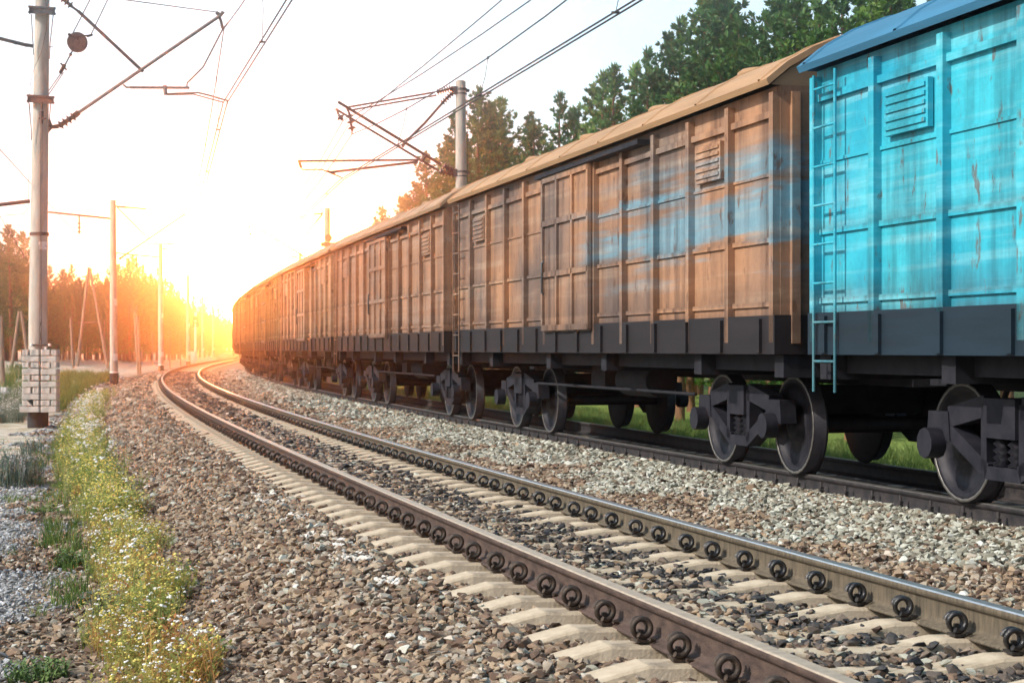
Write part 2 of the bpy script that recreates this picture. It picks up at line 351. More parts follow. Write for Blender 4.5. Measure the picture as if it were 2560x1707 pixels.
# track under the train: sleepers nearly buried, bolts stand up beside the rail
def make_sleeper2():
    root = sleeper_mesh(-.035).build('sleeper', M['sleeper']); tag(root, '', 'sleeper', 'concrete sleepers beneath the train')
    for x in (-DM1-.088,):
        b = MB(); b.lathe([(.020, -.17), (.020, -.155), (.013, -.154), (.013, -.05)], 8); b.lathe([(.027, -.122), (.027, -.10)], 6, smooth=False); b.lathe([(.024, -.145), (.024, -.128)], 10)
        b.build('rail_bolt', M['rustC'], root, (x, 0, 0))
        p = MB(); p.box(-.05, .06, -.08, .08, -.17, -.152); p.build('base_plate', M['rustC'], root, (x-.01, 0, 0))
    return root
p2 = make_sleeper2()
for i in range(104):
    o = p2 if i == 0 else copy_tree(p2); s_ = 1.2+i*STEP; X, Y, T = pos(s_, DM2)
    o.location = (float(X), float(Y), ZC-.01+float(grade(s_))); o.rotation_euler = (0, .025, -float(T)); o['label'] = 'buried sleeper with upright rail bolt below the train, %s from the near end' % ordn(i+1)

# ------------------------------------------------------------------ instanced stuff
def hull_rock(seed, flat=.6):
    import bmesh
    r = np.random.default_rng(seed); p = r.normal(size=(13, 3)); p /= np.linalg.norm(p, axis=1)[:, None]; p *= r.uniform(.75, 1.1, (13, 1)); p *= np.array([1.1, .85, flat])*.5
    bm = bmesh.new()
    for q in p: bm.verts.new(q)
    g = bmesh.ops.convex_hull(bm, input=bm.verts[:])
    bmesh.ops.delete(bm, geom=[v for v in bm.verts if not v.link_faces], context='VERTS')
    me = bpy.data.meshes.new('stone'); bm.to_mesh(me); bm.free(); return me
def variants(meshes, m, name):
    c = bpy.data.collections.new(name)
    for i, me in enumerate(meshes):
        me = me.copy(); me.materials.clear(); me.materials.append(m); o = bpy.data.objects.new(name+'_piece', me); c.objects.link(o)
    return c
def scatter(name, P, scl, coll, tilt, label, cat=None):
    P = np.asarray(P, dtype=np.float32); me = bpy.data.meshes.new(name); me.vertices.add(len(P)); me.vertices.foreach_set('co', P.reshape(-1))
    a = me.attributes.new('sc', 'FLOAT', 'POINT'); a.data.foreach_set('value', np.asarray(scl, dtype=np.float32)); me.update()
    o = bpy.data.objects.new(name, me); col.objects.link(o); tag(o, label, cat or name, kind='stuff')
    g = bpy.data.node_groups.new(name, 'GeometryNodeTree'); g.interface.new_socket('Geometry', in_out='INPUT', socket_type='NodeSocketGeometry'); g.interface.new_socket('Geometry', in_out='OUTPUT', socket_type='NodeSocketGeometry')
    gi = g.nodes.new('NodeGroupInput'); go = g.nodes.new('NodeGroupOutput'); ip = g.nodes.new('GeometryNodeInstanceOnPoints'); ci = g.nodes.new('GeometryNodeCollectionInfo')
    ci.inputs['Collection'].default_value = coll; ci.inputs['Separate Children'].default_value = True; ci.inputs['Reset Children'].default_value = True
    ip.inputs['Pick Instance'].default_value = True
    rv = g.nodes.new('FunctionNodeRandomValue'); rv.data_type = 'FLOAT_VECTOR'; rv.inputs[0].default_value = (-tilt, -tilt, 0); rv.inputs[1].default_value = (tilt, tilt, 6.283)
    ri = g.nodes.new('FunctionNodeRandomValue'); ri.data_type = 'INT'; ri.inputs[4].default_value = 0; ri.inputs[5].default_value = len(coll.objects)-1; ri.inputs['Seed'].default_value = 5
    na = g.nodes.new('GeometryNodeInputNamedAttribute'); na.data_type = 'FLOAT'; na.inputs[0].default_value = 'sc'
    L = g.links.new; L(gi.outputs[0], ip.inputs['Points']); L(ci.outputs[0], ip.inputs['Instance']); L(rv.outputs[0], ip.inputs['Rotation']); L(ri.outputs[2], ip.inputs['Instance Index']); L(na.outputs[0], ip.inputs['Scale']); L(ip.outputs[0], go.inputs[0])
    md = o.modifiers.new('scatter', 'NODES'); md.node_group = g; return o
rocks = [hull_rock(i) for i in range(9)]
rocks_s = [hull_rock(30+i, .5) for i in range(6)]
C_brown = variants(rocks, rand_mat('brown_stone', [(0, (.085, .06, .048)), (.2, (.19, .125, .09)), (.45, (.31, .22, .15)), (.7, (.42, .32, .22)), (.9, (.36, .31, .25)), (1, (.62, .54, .45))]), 'brown_stone')
C_pale = variants(rocks, rand_mat('pale_stone', [(0, (0.171, 0.134, 0.104)), (.25, (0.317, 0.305, 0.244)), (.6, (0.451, 0.451, 0.378)), (.85, (0.561, 0.573, 0.500)), (1, (0.732, 0.732, 0.671))]), 'pale_stone')
C_dark = variants(rocks, rand_mat('oily_stone', [(0, (0.025, 0.025, 0.030)), (.35, (0.057, 0.054, 0.054)), (.65, (0.115, 0.092, 0.078)), (.85, (0.218, 0.167, 0.127)), (1, (0.310, 0.241, 0.184))], rough=.6), 'oily_stone')
C_grey = variants(rocks_s, rand_mat('grey_stone', [(0, (0.196, 0.190, 0.184)), (.4, (0.345, 0.345, 0.345)), (.8, (0.506, 0.517, 0.529)), (1, (0.667, 0.690, 0.713))]), 'grey_stone')
def field(s0, s1, d0, d1, dens):
    n = int((s1-s0)*(d1-d0)*dens); s_ = rng.uniform(s0, s1, n); d = rng.uniform(d0, d1, n); X, Y, T = pos(s_, d)
    k = (np.abs(X) < .30*Y+1.3) & (Y > 2.5); return s_[k], d[k], X[k], Y[k]
zones = {'b': [], 'p': [], 'k': [], 'g': []}
slS = np.array([a for a, _ in SL])
for s0, s1, dens, sz in ((-1, 13, 700, .051), (13, 28, 380, .064), (28, 62, 120, .10), (62, 105, 42, .14)):
    s_, d, X, Y = field(s0, s1, -5.2, 4.25, dens)
    keep = (np.abs(d) > .085) & (np.abs(d-DB) > .085) & (d < DC-.055)
    ds_ = np.abs(s_[:, None]-slS[None, :]).min(1); on = (ds_ < .115) & (d > -.52) & (d < 2.0)
    u = d-DM1; seat = (np.abs(np.abs(u)-.8) < .28)
    keep &= ~(on & (seat | (rng.random(len(s_)) < np.where((d > .45) & (d < 1.35) & (s_ < 14), .74, .95))))
    keep &= ~((d < -2.05) & (d > -2.9) & (rng.random(len(s_)) < .4))
    size = sz*np.exp(rng.normal(0, .28, len(s_))); z = ground(s_, d)+size*.12
    # heaps: the shoulder and the six-foot are rough, the bays between the sleepers lie a little lower
    z += np.where((d > -.5) & (d < 2.05) & ~on, -.006, 0)+np.where(on & (d > .3) & (d < 1.5), .012, 0)+rng.uniform(-.012, .022, len(s_))
    r = rng.random(len(s_)); wob = d+.35*np.sin(s_*1.3)+.25*np.sin(s_*3.1+1)
    keep &= ~((wob < -3.3) & (s_ > 27+3*np.sin(d*2)))
    zone = np.where(wob+.35*r < -2.6, 'g', np.where((wob > 2.75) & (r > .22), 'p', np.where((d > .12) & (d < 1.52) & (r > np.interp(d, [.1, .6, 1.0, 1.5], [.75, .5, .15, .05])), 'k', 'b')))
    zone = np.where((zone == 'b') & (r < .06), 'p', zone)
    sc_ = np.where(zone == 'g', size*.72, size)
    for k in zones: q = keep & (zone == k); zones[k].append(np.stack([X[q], Y[q], z[q], sc_[q]], 1))
for k, c, nm, lb in (('b', C_brown, 'ballast', 'brown and tan broken stone ballast along the empty track'), ('p', C_pale, 'pale_ballast', 'pale grey-green broken stone between the two tracks'),
                     ('k', C_dark, 'oily_ballast', 'dark oil-stained stones between the rails'), ('g', C_grey, 'gravel', 'fine grey gravel beside the weeds')):
    A = np.concatenate(zones[k]); scatter(nm, A[:, :3], A[:, 3], c, .5, lb, 'gravel')
# a few spilled white stones by the sleeper ends
pts = []
for s_, d in ((5.4, -.72), (5.7, -.78), (6.3, -.8), (7.0, -.78), (8.4, -.72), (9.9, -.75), (4.3, -.72), (10.6, -.7)):
    for _ in range(26): a = s_+rng.normal(0, .10); b = d+rng.normal(0, .07); X, Y, T = pos(a, b); pts.append((float(X), float(Y), float(ground(a, b))+.03, .035*math.exp(rng.normal(0, .35))))
pts = np.array(pts); C_w = variants(rocks, mat('chalky_stone', (.55, .51, .45), (.76, .72, .66), 20, .9), 'white_stone')
scatter('white_rubble', pts[:, :3], pts[:, 3], C_w, .6, 'crumbs of white broken stone by the sleeper ends', 'rubble')

# ------------------------------------------------------------------ grass and weeds
def tuft(seed, n, h, spread, w_, lean=.35, heads=0, hm=1, hr=.012, leafy=0):
    r = random.Random(seed); mb = MB()
    for i in range(n):
        a = r.uniform(0, 6.28); rr = spread*math.sqrt(r.random()); x, y = rr*math.cos(a), rr*math.sin(a); hh = h*r.uniform(.5, 1.1); b = r.uniform(0, 6.28); l = lean*hh*r.uniform(.2, 1)
        dx, dy = math.cos(b), math.sin(b); c = r.uniform(0, 6.28); wx, wy = math.cos(c)*w_, math.sin(c)*w_
        p1 = (x+dx*l*.3, y+dy*l*.3, hh*.55); p2 = (x+dx*l, y+dy*l, hh)
        mb.add([(x-wx, y-wy, 0), (x+wx, y+wy, 0), (p1[0]+wx*.8, p1[1]+wy*.8, p1[2]), (p1[0]-wx*.8, p1[1]-wy*.8, p1[2]), p2], [(0, 1, 2, 3), (3, 2, 4)], 0)
        for _ in range(leafy):
            t = r.uniform(.25, 1); q = Vector((x+dx*l*t, y+dy*l*t, hh*t)); e = r.uniform(0, 6.28); v = Vector((math.cos(e), math.sin(e), r.uniform(.1, .8)))*.035; u = Vector((-v.y, v.x, 0))*.22
            mb.add([q, q+v*.5+u, q+v, q+v*.5-u], [(0, 1, 2, 3)], 0)
        if i < heads:
            q = Vector(p2)
            for _ in range(3):
                M_ = Matrix.Translation(q+Vector((r.uniform(-1, 1), r.uniform(-1, 1), r.uniform(-.5, .5)))*hr*1.6)
                mb.lathe([(.2*hr, -hr*.5), (hr, -hr*.1), (hr*.8, hr*.4), (.1*hr, hr*.6)], 5, hm, M_, True)
    return mb
def tufts_coll(name, specs, mats):
    c = bpy.data.collections.new(name)
    for sp in specs:
        mb = tuft(*sp[0], **sp[1]); me = bpy.data.meshes.new(name); me.from_pydata(mb.v, [], mb.f)
        for m in mats: me.materials.append(m)
        me.polygons.foreach_set('material_index', mb.m); me.update(); o = bpy.data.objects.new(name+'_piece', me); c.objects.link(o)
    return c
G_yel = rand_mat('weed_green', [(0, (.13, .20, .05)), (.35, (.24, .31, .07)), (.7, (.36, .40, .12)), (1, (.52, .47, .24))], .7, 3, .1, .35)
G_gold = rand_mat('weed_gold', [(0, (.20, .26, .07)), (.35, (.42, .38, .10)), (.7, (.55, .38, .12)), (1, (.46, .20, .08))], .7, 3, .1, .35)
G_grn = rand_mat('grass_green', [(0, (.07, .13, .03)), (.5, (.14, .22, .05)), (1, (.26, .31, .10))], .7, 3, .1, .35)
G_gry = rand_mat('grey_weed', [(0, (.10, .14, .10)), (.5, (.19, .24, .18)), (1, (.34, .37, .29))], .8, 3, .1, .3)
W_fl = mat('white_petals', (.82, .80, .74), (.9, .89, .86), 30, .8); Y_fl = mat('yellow_petals', (.75, .62, .10), (.80, .70, .22), 30, .7)
C_yel = tufts_coll('weed', [((i, 16, .34, .09, .0035), dict(leafy=7, heads=9 if i % 2 else 4, hr=.007)) for i in range(5)], [G_yel, Y_fl])
C_gold = tufts_coll('flowering_weed', [((20+i, 14, .30, .10, .003), dict(leafy=6, heads=5, hr=.008, hm=1+i % 2)) for i in range(4)], [G_gold, Y_fl, W_fl])
C_wfl = tufts_coll('white_flower', [((40+i, 7, .32, .10, .003), dict(leafy=3, heads=5, hr=.014)) for i in range(4)], [G_gry, W_fl])
C_grs = tufts_coll('grass', [((60+i, 34, .20, .10, .004), dict(lean=.7)) for i in range(4)], [G_grn])
C_gry = tufts_coll('grey_grass', [((80+i, 26, .34, .12, .004), dict(leafy=4, heads=4, hr=.008)) for i in range(4)], [G_gry, W_fl])
def strip(n, s0, s1, dl, dr, smin, smax, pw=1.0):
    s_ = s0+(s1-s0)*rng.random(n)**pw; f = rng.normal(.52, .16, n)+.10*np.sin(s_*2.1); l = np.interp(s_, *dl); r_ = np.interp(s_, *dr); d = l+(r_-l)*f
    X, Y, T = pos(s_, d); return np.stack([X, Y, ground(s_, d)-.01], 1), np.clip(rng.uniform(smin, smax, n)*np.exp(rng.normal(0, .22, n)), .2, 1.6)
DL = ([5, 8, 11, 14, 20, 30, 60], [-2.5, -2.4, -2.3, -2.4, -2.6, -2.8, -2.9]); DR = ([5, 9, 14, 20, 30, 60], [-1.75, -1.7, -1.75, -1.8, -1.78, -1.8])
Pq, S_ = strip(2300, 12, 62, DL, DR, .7, 1.25, 1.2); Pq2, S2_ = strip(520, 5.5, 15, DL, DR, .6, .9); Pq = np.concatenate([Pq, Pq2]); S_ = np.concatenate([S_, S2_]); S_ = S_*.8; scatter('weeds', Pq, S_, C_yel, .15, 'strip of tall yellow-green weeds along the toe of the ballast', 'weeds')
Pq, S_ = strip(640, 3.0, 17, DL, DR, .6, 1.05); scatter('golden_weeds', Pq, S_*.9, C_gold, .2, 'golden flowering weeds at the near end of the strip', 'weeds')
Pq, S_ = strip(90, 7.5, 24, DL, DR, .6, 1.1); P2, S2 = strip(330, 24, 60, DL, DR, .8, 1.3)
scatter('white_flowers', np.concatenate([Pq, P2]), np.concatenate([S_, S2]), C_wfl, .2, 'small white flower heads among the weeds', 'flowers')
Pq, S_ = strip(170, 6.5, 30, ([5, 30], [-3.0, -3.6]), ([5, 30], [-1.8, -1.8]), .5, 1.0); 
n = 5200; s_ = rng.uniform(-5, 90, n); d = rng.uniform(7.9, 14.5, n); X, Y, T = pos(s_, d); P2 = np.stack([X, Y, ground(s_, d)-.01], 1)
n = 800; s_ = rng.uniform(48, 100, n); d = -3.2-rng.random(n)**1.8*14; X, Y, T = pos(s_, d); P3_ = np.stack([X, Y, ground(s_, d)-.02], 1)
scatter('grass', np.concatenate([Pq, P2, P3_]), np.concatenate([S_, rng.uniform(1.0, 1.9, len(P2)), rng.uniform(1.4, 3.0, len(P3_))]), C_grs, .2, 'low green grass beside the line and across the field', 'grass')
n = 2300; s_ = rng.uniform(25, 62, n); d = -3.9-rng.random(n)*5; k = ~((s_ > 25) & (s_ < 41) & (d > -4.3-(s_-25)*.04)); X, Y, T = pos(s_, d); Pq = np.stack([X, Y, ground(s_, d)-.02], 1)[k]
scatter('grey_weeds', Pq, rng.uniform(.8, 1.5, len(Pq)), C_gry, .2, 'grey-green weeds with pale seed heads around the near mast', 'weeds')
# single bushes at the left edge
def shrub(px, py, Y, h, m, label, n=150, wd=.5):
    c = at(px, py, Y); z = gz(c.x, c.y); mb = tuft(int(px*7+py), n, h, wd, .006, .5, leafy=9)
    o = mb.build('shrub', m, None, (c.x, c.y, z-.02)); tag(o, label, 'shrub', 'bushy weeds on the gravel'); return o
GB = mat('bush_grey_green', (.06, .095, .07), (.17, .22, .16), 6, .8); GG = mat('bush_green', (.06, .12, .03), (.16, .24, .07), 6, .8)
shrub(30, 1215, 24.5, .62, GB, 'bushy grey-green weed with fine upright stems at the left edge', 230, .42)
shrub(78, 1130, 32, .35, GB, 'small dark tussock between the left bush and the masonry-like weights', 80, .25)
shrub(175, 1415, 15.2, .17, GG, 'low green weed clump beside the golden strip on the gravel', 90, .13)
shrub(105, 1275, 20.5, .10, GG, 'flat green weed patch on the gravel left of the strip', 60, .2)
shrub(260, 1545, 12.0, .22, GB, 'rounded grey-green wormwood clump among white flowers', 90, .09)
shrub(95, 1690, 10.2, .14, GG, 'green weed patch in the bottom left corner', 90, .18)
shrub(480, 1700, 10.0, .16, GG, 'pale green sprigs at the foot of the ballast, bottom edge', 60, .25)

# ------------------------------------------------------------------ wagons
def wagon_paint(name, base, alt, scuff, patch=None, seed=0, patch_lo=.43):
    m = bpy.data.materials.new(name); m.use_nodes = True; t = m.node_tree; b = t.nodes['Principled BSDF']; b.inputs['Roughness'].default_value = .6; b.inputs['Specular IOR Level'].default_value = .35
    co = N(t, 'ShaderNodeTexCoord')
    def nn(sc_, st, d=5., off=0):
        mp = N(t, 'ShaderNodeMapping'); mp.inputs['Scale'].default_value = st; mp.inputs['Location'].default_value = (off, off*1.7, off*.6); t.links.new(co.outputs['Object'], mp.inputs[0])
        n = N(t, 'ShaderNodeTexNoise', i_Scale=sc_, i_Detail=d, i_Roughness=.6); t.links.new(mp.outputs[0], n.inputs[0]); return n.outputs[0]
    big = nn(.55, (1, 1, .8), 3., seed); streak = nn(1.5, (1, .16, 5), 6., seed+3.); vert = nn(2.2, (1, 1.8, .14), 6., seed+5.); grit = nn(14., (1, 1, 1), 5.)
    c = mixc(t, ramp(t, big, [(.38, (0, 0, 0)), (.62, (1, 1, 1))]), base, alt)
    if patch:
        sp_ = N(t, 'ShaderNodeSeparateXYZ'); t.links.new(co.outputs['Object'], sp_.inputs[0])
        ym = ramp(t, math_(t, 'MULTIPLY_ADD', sp_.outputs[1], 1/13., .5), [(.05, (1, 1, 1)), (.34, (1, 1, 1)), (.52, (0, 0, 0))]); zm = ramp(t, math_(t, 'MULTIPLY', sp_.outputs[2], .25), [(.42, (0, 0, 0)), (.52, (1, 1, 1)), (.72, (1, 1, 1)), (.8, (0, 0, 0))])
        pm = math_(t, 'MULTIPLY', math_(t, 'MULTIPLY', ym, zm), ramp(t, nn(1.0, (1, .2, 3.2), 6., seed+9.), [(.40, (0, 0, 0)), (.56, (1, 1, 1))]))
        c = mixc(t, math_(t, 'MULTIPLY', ramp(t, pm, [(.10, (0, 0, 0)), (.75, (1, 1, 1))]), .75), c, patch)
    c = mixc(t, math_(t, 'MULTIPLY', ramp(t, streak, [(.50, (0, 0, 0)), (.72, (1, 1, 1))]), .42), c, scuff)
    rs = nn(9., (1, 1, .35), 8., seed+11.); c = mixc(t, math_(t, 'MULTIPLY', ramp(t, rs, [(.60, (0, 0, 0)), (.66, (1, 1, 1))]), .75), c, (.14, .065, .035))
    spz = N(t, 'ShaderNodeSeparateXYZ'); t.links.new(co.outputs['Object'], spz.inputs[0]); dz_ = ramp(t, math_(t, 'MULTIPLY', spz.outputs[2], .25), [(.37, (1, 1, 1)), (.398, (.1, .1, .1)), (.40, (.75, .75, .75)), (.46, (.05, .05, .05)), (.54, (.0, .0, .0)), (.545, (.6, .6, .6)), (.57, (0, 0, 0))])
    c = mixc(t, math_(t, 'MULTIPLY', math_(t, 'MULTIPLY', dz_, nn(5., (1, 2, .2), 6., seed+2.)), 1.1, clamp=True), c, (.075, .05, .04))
    k = mixc(t, 1.0, ramp(t, vert, [(.32, (.45, .42, .42)), (.55, (1, 1, 1))]), ramp(t, grit, [(.3, (.85, .85, .85)), (.6, (1, 1, 1))]), 'MULTIPLY')
    t.links.new(mixc(t, 1.0, c, k, 'MULTIPLY'), b.inputs['Base Color']); return m
M['under'] = mat('underframe', (.006, .007, .012), (.018, .017, .024), 6, .8, .1)
M['bogie'] = mat('bogie_iron', (.006, .007, .014), (.022, .021, .030), 8, .7, .2)
M['wheel'] = mat('wheel_steel', (.008, .008, .014), (.024, .022, .028), 10, .55, .4)
ZE = 3.56
def make_wagon(sc_, paint, roofm, sillm, label, var, body='boxcar', L=12.95):
    X, Y, T = pos(sc_, DM2); xa, ya, _ = pos(sc_-4.3, DM2); xb, yb, _ = pos(sc_+4.3, DM2)
    th = math.atan2(float(xb-xa), float(yb-ya)); root = empty('boxcar', (float(X), float(Y), ZC-.02+float(grade(sc_))), -th)
    tag(root, label, 'wagon', 'covered goods wagons of the train'); h = L/2; r = random.Random(var)
    b = MB(); b.box(-1.53, 1.53, -h, h, 1.2, ZE-.04)
    step = L/12
    for k in range(13):
        y = -h+.05+k*(L-.1)/12
        if abs(y) < 1.0: continue
        for sx in (-1, 1): b.box(min(sx*1.53, sx*1.60), max(sx*1.53, sx*1.60), y-.045, y+.045, 1.26, ZE-.1, 0, None, 0, 0)
    for z, hh, pr in ((2.17, .022, 1.555), (1.60, .022, 1.555), (2.75, .014, 1.545), (3.28, .03, 1.57)):
        for sx in (-1, 1): b.box(min(sx*1.5, sx*pr), max(sx*1.5, sx*pr), -h+.1, h-.1, z-hh, z+hh)
    for sy in (-1, 1):
        for k in range(5): b.box(-1.4+k*.7-.04, -1.4+k*.7+.04, sy*h-.05, sy*h+.05, 1.25, ZE-.1)
    b.build('body', paint, root)
    s = MB(); s.box(-1.60, 1.60, -h-.03, h+.03, 1.155, 1.50); 
    for k in range(14): y = -h+.3+k*(L-.6)/13; s.box(-1.63, -1.60, y-.05, y+.05, 1.17, 1.47)
    s.build('side_sill', sillm, root)
    for sx in (-1, 1):
        d = MB(); x0, x1 = sorted((sx*1.54, sx*1.63)); off = -.05; d.box(x0, x1, off-1.02, off+1.02, 1.42, ZE-.16)
        x0, x1 = sorted((sx*1.62, sx*1.665))
        for z in (1.47, 2.15, 2.8, ZE-.21): d.box(x0, x1, off-1.03, off+1.03, z-.035, z+.035)
        for y in (-1.0, -.34, .34, 1.0): d.box(x0, x1, off+y-.035, off+y+.035, 1.44, ZE-.18)
        do = d.build('door', paint, root); hd = MB(); xx = sx*1.69; hd.tube([(xx-sx*.03, off+.9, 1.9), (xx, off+.9, 1.92), (xx, off+.9, 2.3), (xx-sx*.03, off+.9, 2.32)], .015, 5); hd.build('handle', M['iron'], do)
        tr = MB(); x0, x1 = sorted((sx*1.55, sx*1.69)); tr.box(x0, x1, -3.0, 1.2, ZE-.17, ZE-.12); tr.build('door_track', M['under'], root)
        for y in (-4.82, 4.82):
            hb = MB(); x0, x1 = sorted((sx*1.54, sx*1.585)); hb.box(x0, x1, y-.34, y+.34, 2.82, 3.18); x0, x1 = sorted((sx*1.58, sx*1.60))
            for k in range(5): hb.box(x0, x1, y-.31, y+.31, 2.86+k*.065, 2.86+k*.065+.03)
            hb.build('hatch', paint, root)
    rf = MB(); n = 12; prof = [(math.sin(a)*1.69/math.sin(1.02), ZE+.0+(math.cos(a)-math.cos(1.02))*.56/(1-math.cos(1.02))) for a in np.linspace(-1.02, 1.02, n+1)]
    ys = [-h-.06, h+.06]
    vs = [(x, y, z) for y in ys for x, z in prof]+[(x*.985, y, z-.05) for y in ys for x, z in prof]; m_ = n+1
    fs = [(i, m_+i, m_+i+1, i+1) for i in range(n)]+[(2*m_+i, 2*m_+i+1, 3*m_+i+1, 3*m_+i) for i in range(n)]
    fs += [(i, i+1, 2*m_+i+1, 2*m_+i) for i in range(n)]+[(m_+i, 3*m_+i, 3*m_+i+1, m_+i+1) for i in range(n)]+[(0, 2*m_, 3*m_, m_), (n, m_+n, 3*m_+n, 2*m_+n)]
    rf.add(vs, fs, 0, False)
    ef = [(x*.96, -h-.0, z-.04) for x, z in prof]+[(x*.96, h, z-.04) for x, z in prof]
    rf.add(ef, [tuple(range(n, -1, -1)), tuple(range(m_, 2*m_))], 0)
    for k in range(9):
        y = -h+.1+k*(L-.2)/8
        for i in range(n):
            (xa_, za), (xb_, zb) = prof[i], prof[i+1]; rf.add([(xa_, y-.03, za), (xb_, y-.03, zb), (xb_, y+.03, zb), (xa_, y+.03, za), (xa_*1.004, y-.02, za+.014), (xb_*1.004, y-.02, zb+.014), (xb_*1.004, y+.02, zb+.014), (xa_*1.004, y+.02, za+.014)], [(4, 5, 6, 7), (0, 1, 5, 4), (2, 3, 7, 6)])
    ro = rf.build('roof', roofm, root)
    for y in (-4.2, -1.4, 1.4, 4.2):
        hb = MB(); hb.lathe([(.26, 0), (.26, .06), (.22, .09)], 14); hb.build('roof_hatch', roofm, ro, (-.75, y, ZE+.38))
    ub = MB(); ub.box(-.25, .25, -h, h, .86, 1.15); ub.box(-1.35, -1.2, -h, h, 1.0, 1.15); ub.box(1.2, 1.35, -h, h, 1.0, 1.15)
    for y in (-h+.1, -4.33, -1.2, 1.2, 4.33, h-.1): ub.box(-1.5, 1.5, y-.1, y+.1, .95, 1.15)
    ub.tube([(-.75, -1.1, .82), (-.75, .1, .82)], .2, 12); ub.box(-.95, -.55, .5, 1.1, .72, .98); ub.tube([(-1.1, -3.2, .72), (-1.1, 3.2, .72)], .02, 5)
    ub.build('underframe', M['under'], root)
    for sy in (-1, 1):
        ld = MB(); sy_ = sy
        for z in np.arange(1.1, ZE, .32): ld.tube([(-1.63, sy*(h-.55), z), (-1.63, sy*(h-.15), z)], .012, 5)
        for y in (.55, .15): ld.tube([(-1.63, sy*(h-y), .85), (-1.63, sy*(h-y), ZE-.1)], .014, 5)
        if sy > 0: ld.build('ladder', paint, root)
        cp = MB(); cp.box(-.11, .11, min(sy*h, sy*(h+.32)), max(sy*h, sy*(h+.32)), .93, 1.13); cp.box(-.2, .2, min(sy*(h+.22), sy*(h+.38)), max(sy*(h+.22), sy*(h+.38)), .88, 1.2); cp.tube([(.3, sy*h, .95), (.32, sy*(h+.2), .7), (.3, sy*(h+.38), .62)], .025, 6)
        cp.build('coupler', M['under'], root)
        yb_ = sy*4.325; bg_ = MB(); bg_.box(-1.1, 1.1, yb_-.22, yb_+.22, .55, .84)
        for sx in (-1, 1):
            x0, x1 = sx*1.0-.07, sx*1.0+.07
            for e in (-1, 1):
                bg_.bar((sx*1.0, yb_+e*.25, .78), (sx*1.0, yb_+e*.78, .68), .14, .16); bg_.bar((sx*1.0, yb_+e*.22, .30), (sx*1.0, yb_+e*.80, .58), .14, .12)
                bg_.box(x0-.01, x1+.01, yb_+e*.925-.18, yb_+e*.925+.18, .50, .72, 0, None, 0, .03)
                bg_.box(x0, x1, min(yb_+e*.22, yb_+e*.30), max(yb_+e*.22, yb_+e*.30), .3, .8)
                for q in (-.1, .1): bg_.lathe([(.05+.028*(k_ % 2), .33+k_*.0255) for k_ in range(10)], 10, 0, Matrix.Translation((sx*1.0, yb_+q, 0)))
                bg_.tube([(sx*1.07, yb_+e*.925, .475), (sx*1.20, yb_+e*.925, .475)], .12, 10)
            bg_.box(x0, x1, yb_-.25, yb_+.25, .24, .34)
        bo = bg_.build('bogie', M['bogie'], root)
        for e in (-1, 1):
            for sx in (-1, 1):
                wl = MB(); wl.lathe([(.49, -.03), (.505, -.02), (.50, 0.0), (.475, .01), (.475, .10), (.40, .105), (.39, .07), (.16, .06), (.14, .12), (.08, .13)], 28, 0, Matrix.Rotation(sx*R(90), 4, 'Y'))
                wl.lathe([(.468, .106), (.468, .109), (.44, .109), (.44, .1055)], 28, 1, Matrix.Rotation(sx*R(90), 4, 'Y'), True, False); wl.build('wheel', [M['wheel'], M['topC']], bo, (sx*.765, yb_+e*.925, .475))
            ax = MB(); ax.tube([(-.75, 0, 0), (.75, 0, 0)], .08, 10); ax.build('axle', M['wheel'], bo, (0, yb_+e*.925, .475))
    return root
def solid(nm, c, k=.75): return mat(nm, tuple(x*k for x in c), c, 3, .7, 0, 0, None, (1, .2, 3))
PITCH = 13.75; G0 = 8.05
specs = [
    ('bright blue covered wagon, nearest, filling the right edge of the picture', dict(base=(.012, .30, .44), alt=(.04, .46, .58), scuff=(.40, .72, .76)), (.035, .17, .30), (.012, .05, .09)),
    ('rust-brown covered wagon with faded blue patches, coupled behind the bright blue wagon', dict(base=(.40, .21, .115), alt=(.17, .12, .10), scuff=(.55, .42, .30), patch=(.12, .34, .46)), (.42, .25, .13), (.035, .025, .032)),
    ('tan-brown covered wagon, third from the right edge', dict(base=(.40, .21, .12), alt=(.30, .17, .11), scuff=(.52, .40, .32)), (.40, .25, .15), (.05, .028, .025)),
    ('light brown covered wagon, fourth from the right edge', dict(base=(.42, .28, .18), alt=(.32, .20, .12), scuff=(.5, .42, .32)), (.36, .26, .17), (.05, .028, .02)),
    ('dull green-brown covered wagon, fifth from the right edge', dict(base=(.26, .22, .11), alt=(.20, .17, .09), scuff=(.4, .35, .22)), (.3, .26, .16), (.04, .025, .02)),
]
for i in range(13):
    if i < len(specs): lb, pk, rc, sl = specs[i]
    else:
        lb = 'distant brown goods wagon in the curve, %s from the right edge' % ordn(i+1); v = .85+.3*random.random(); pk = dict(base=(.25*v, .19*v, .10*v), alt=(.18*v, .14*v, .08), scuff=(.38, .32, .2)); rc = (.3, .25, .15); sl = (.04, .025, .02)
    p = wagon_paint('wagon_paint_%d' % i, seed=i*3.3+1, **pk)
    make_wagon(G0-PITCH/2+i*PITCH, p, solid('roof_%d' % i, rc), solid('sill_%d' % i, tuple(x*.4 for x in sl), .5), lb, i)

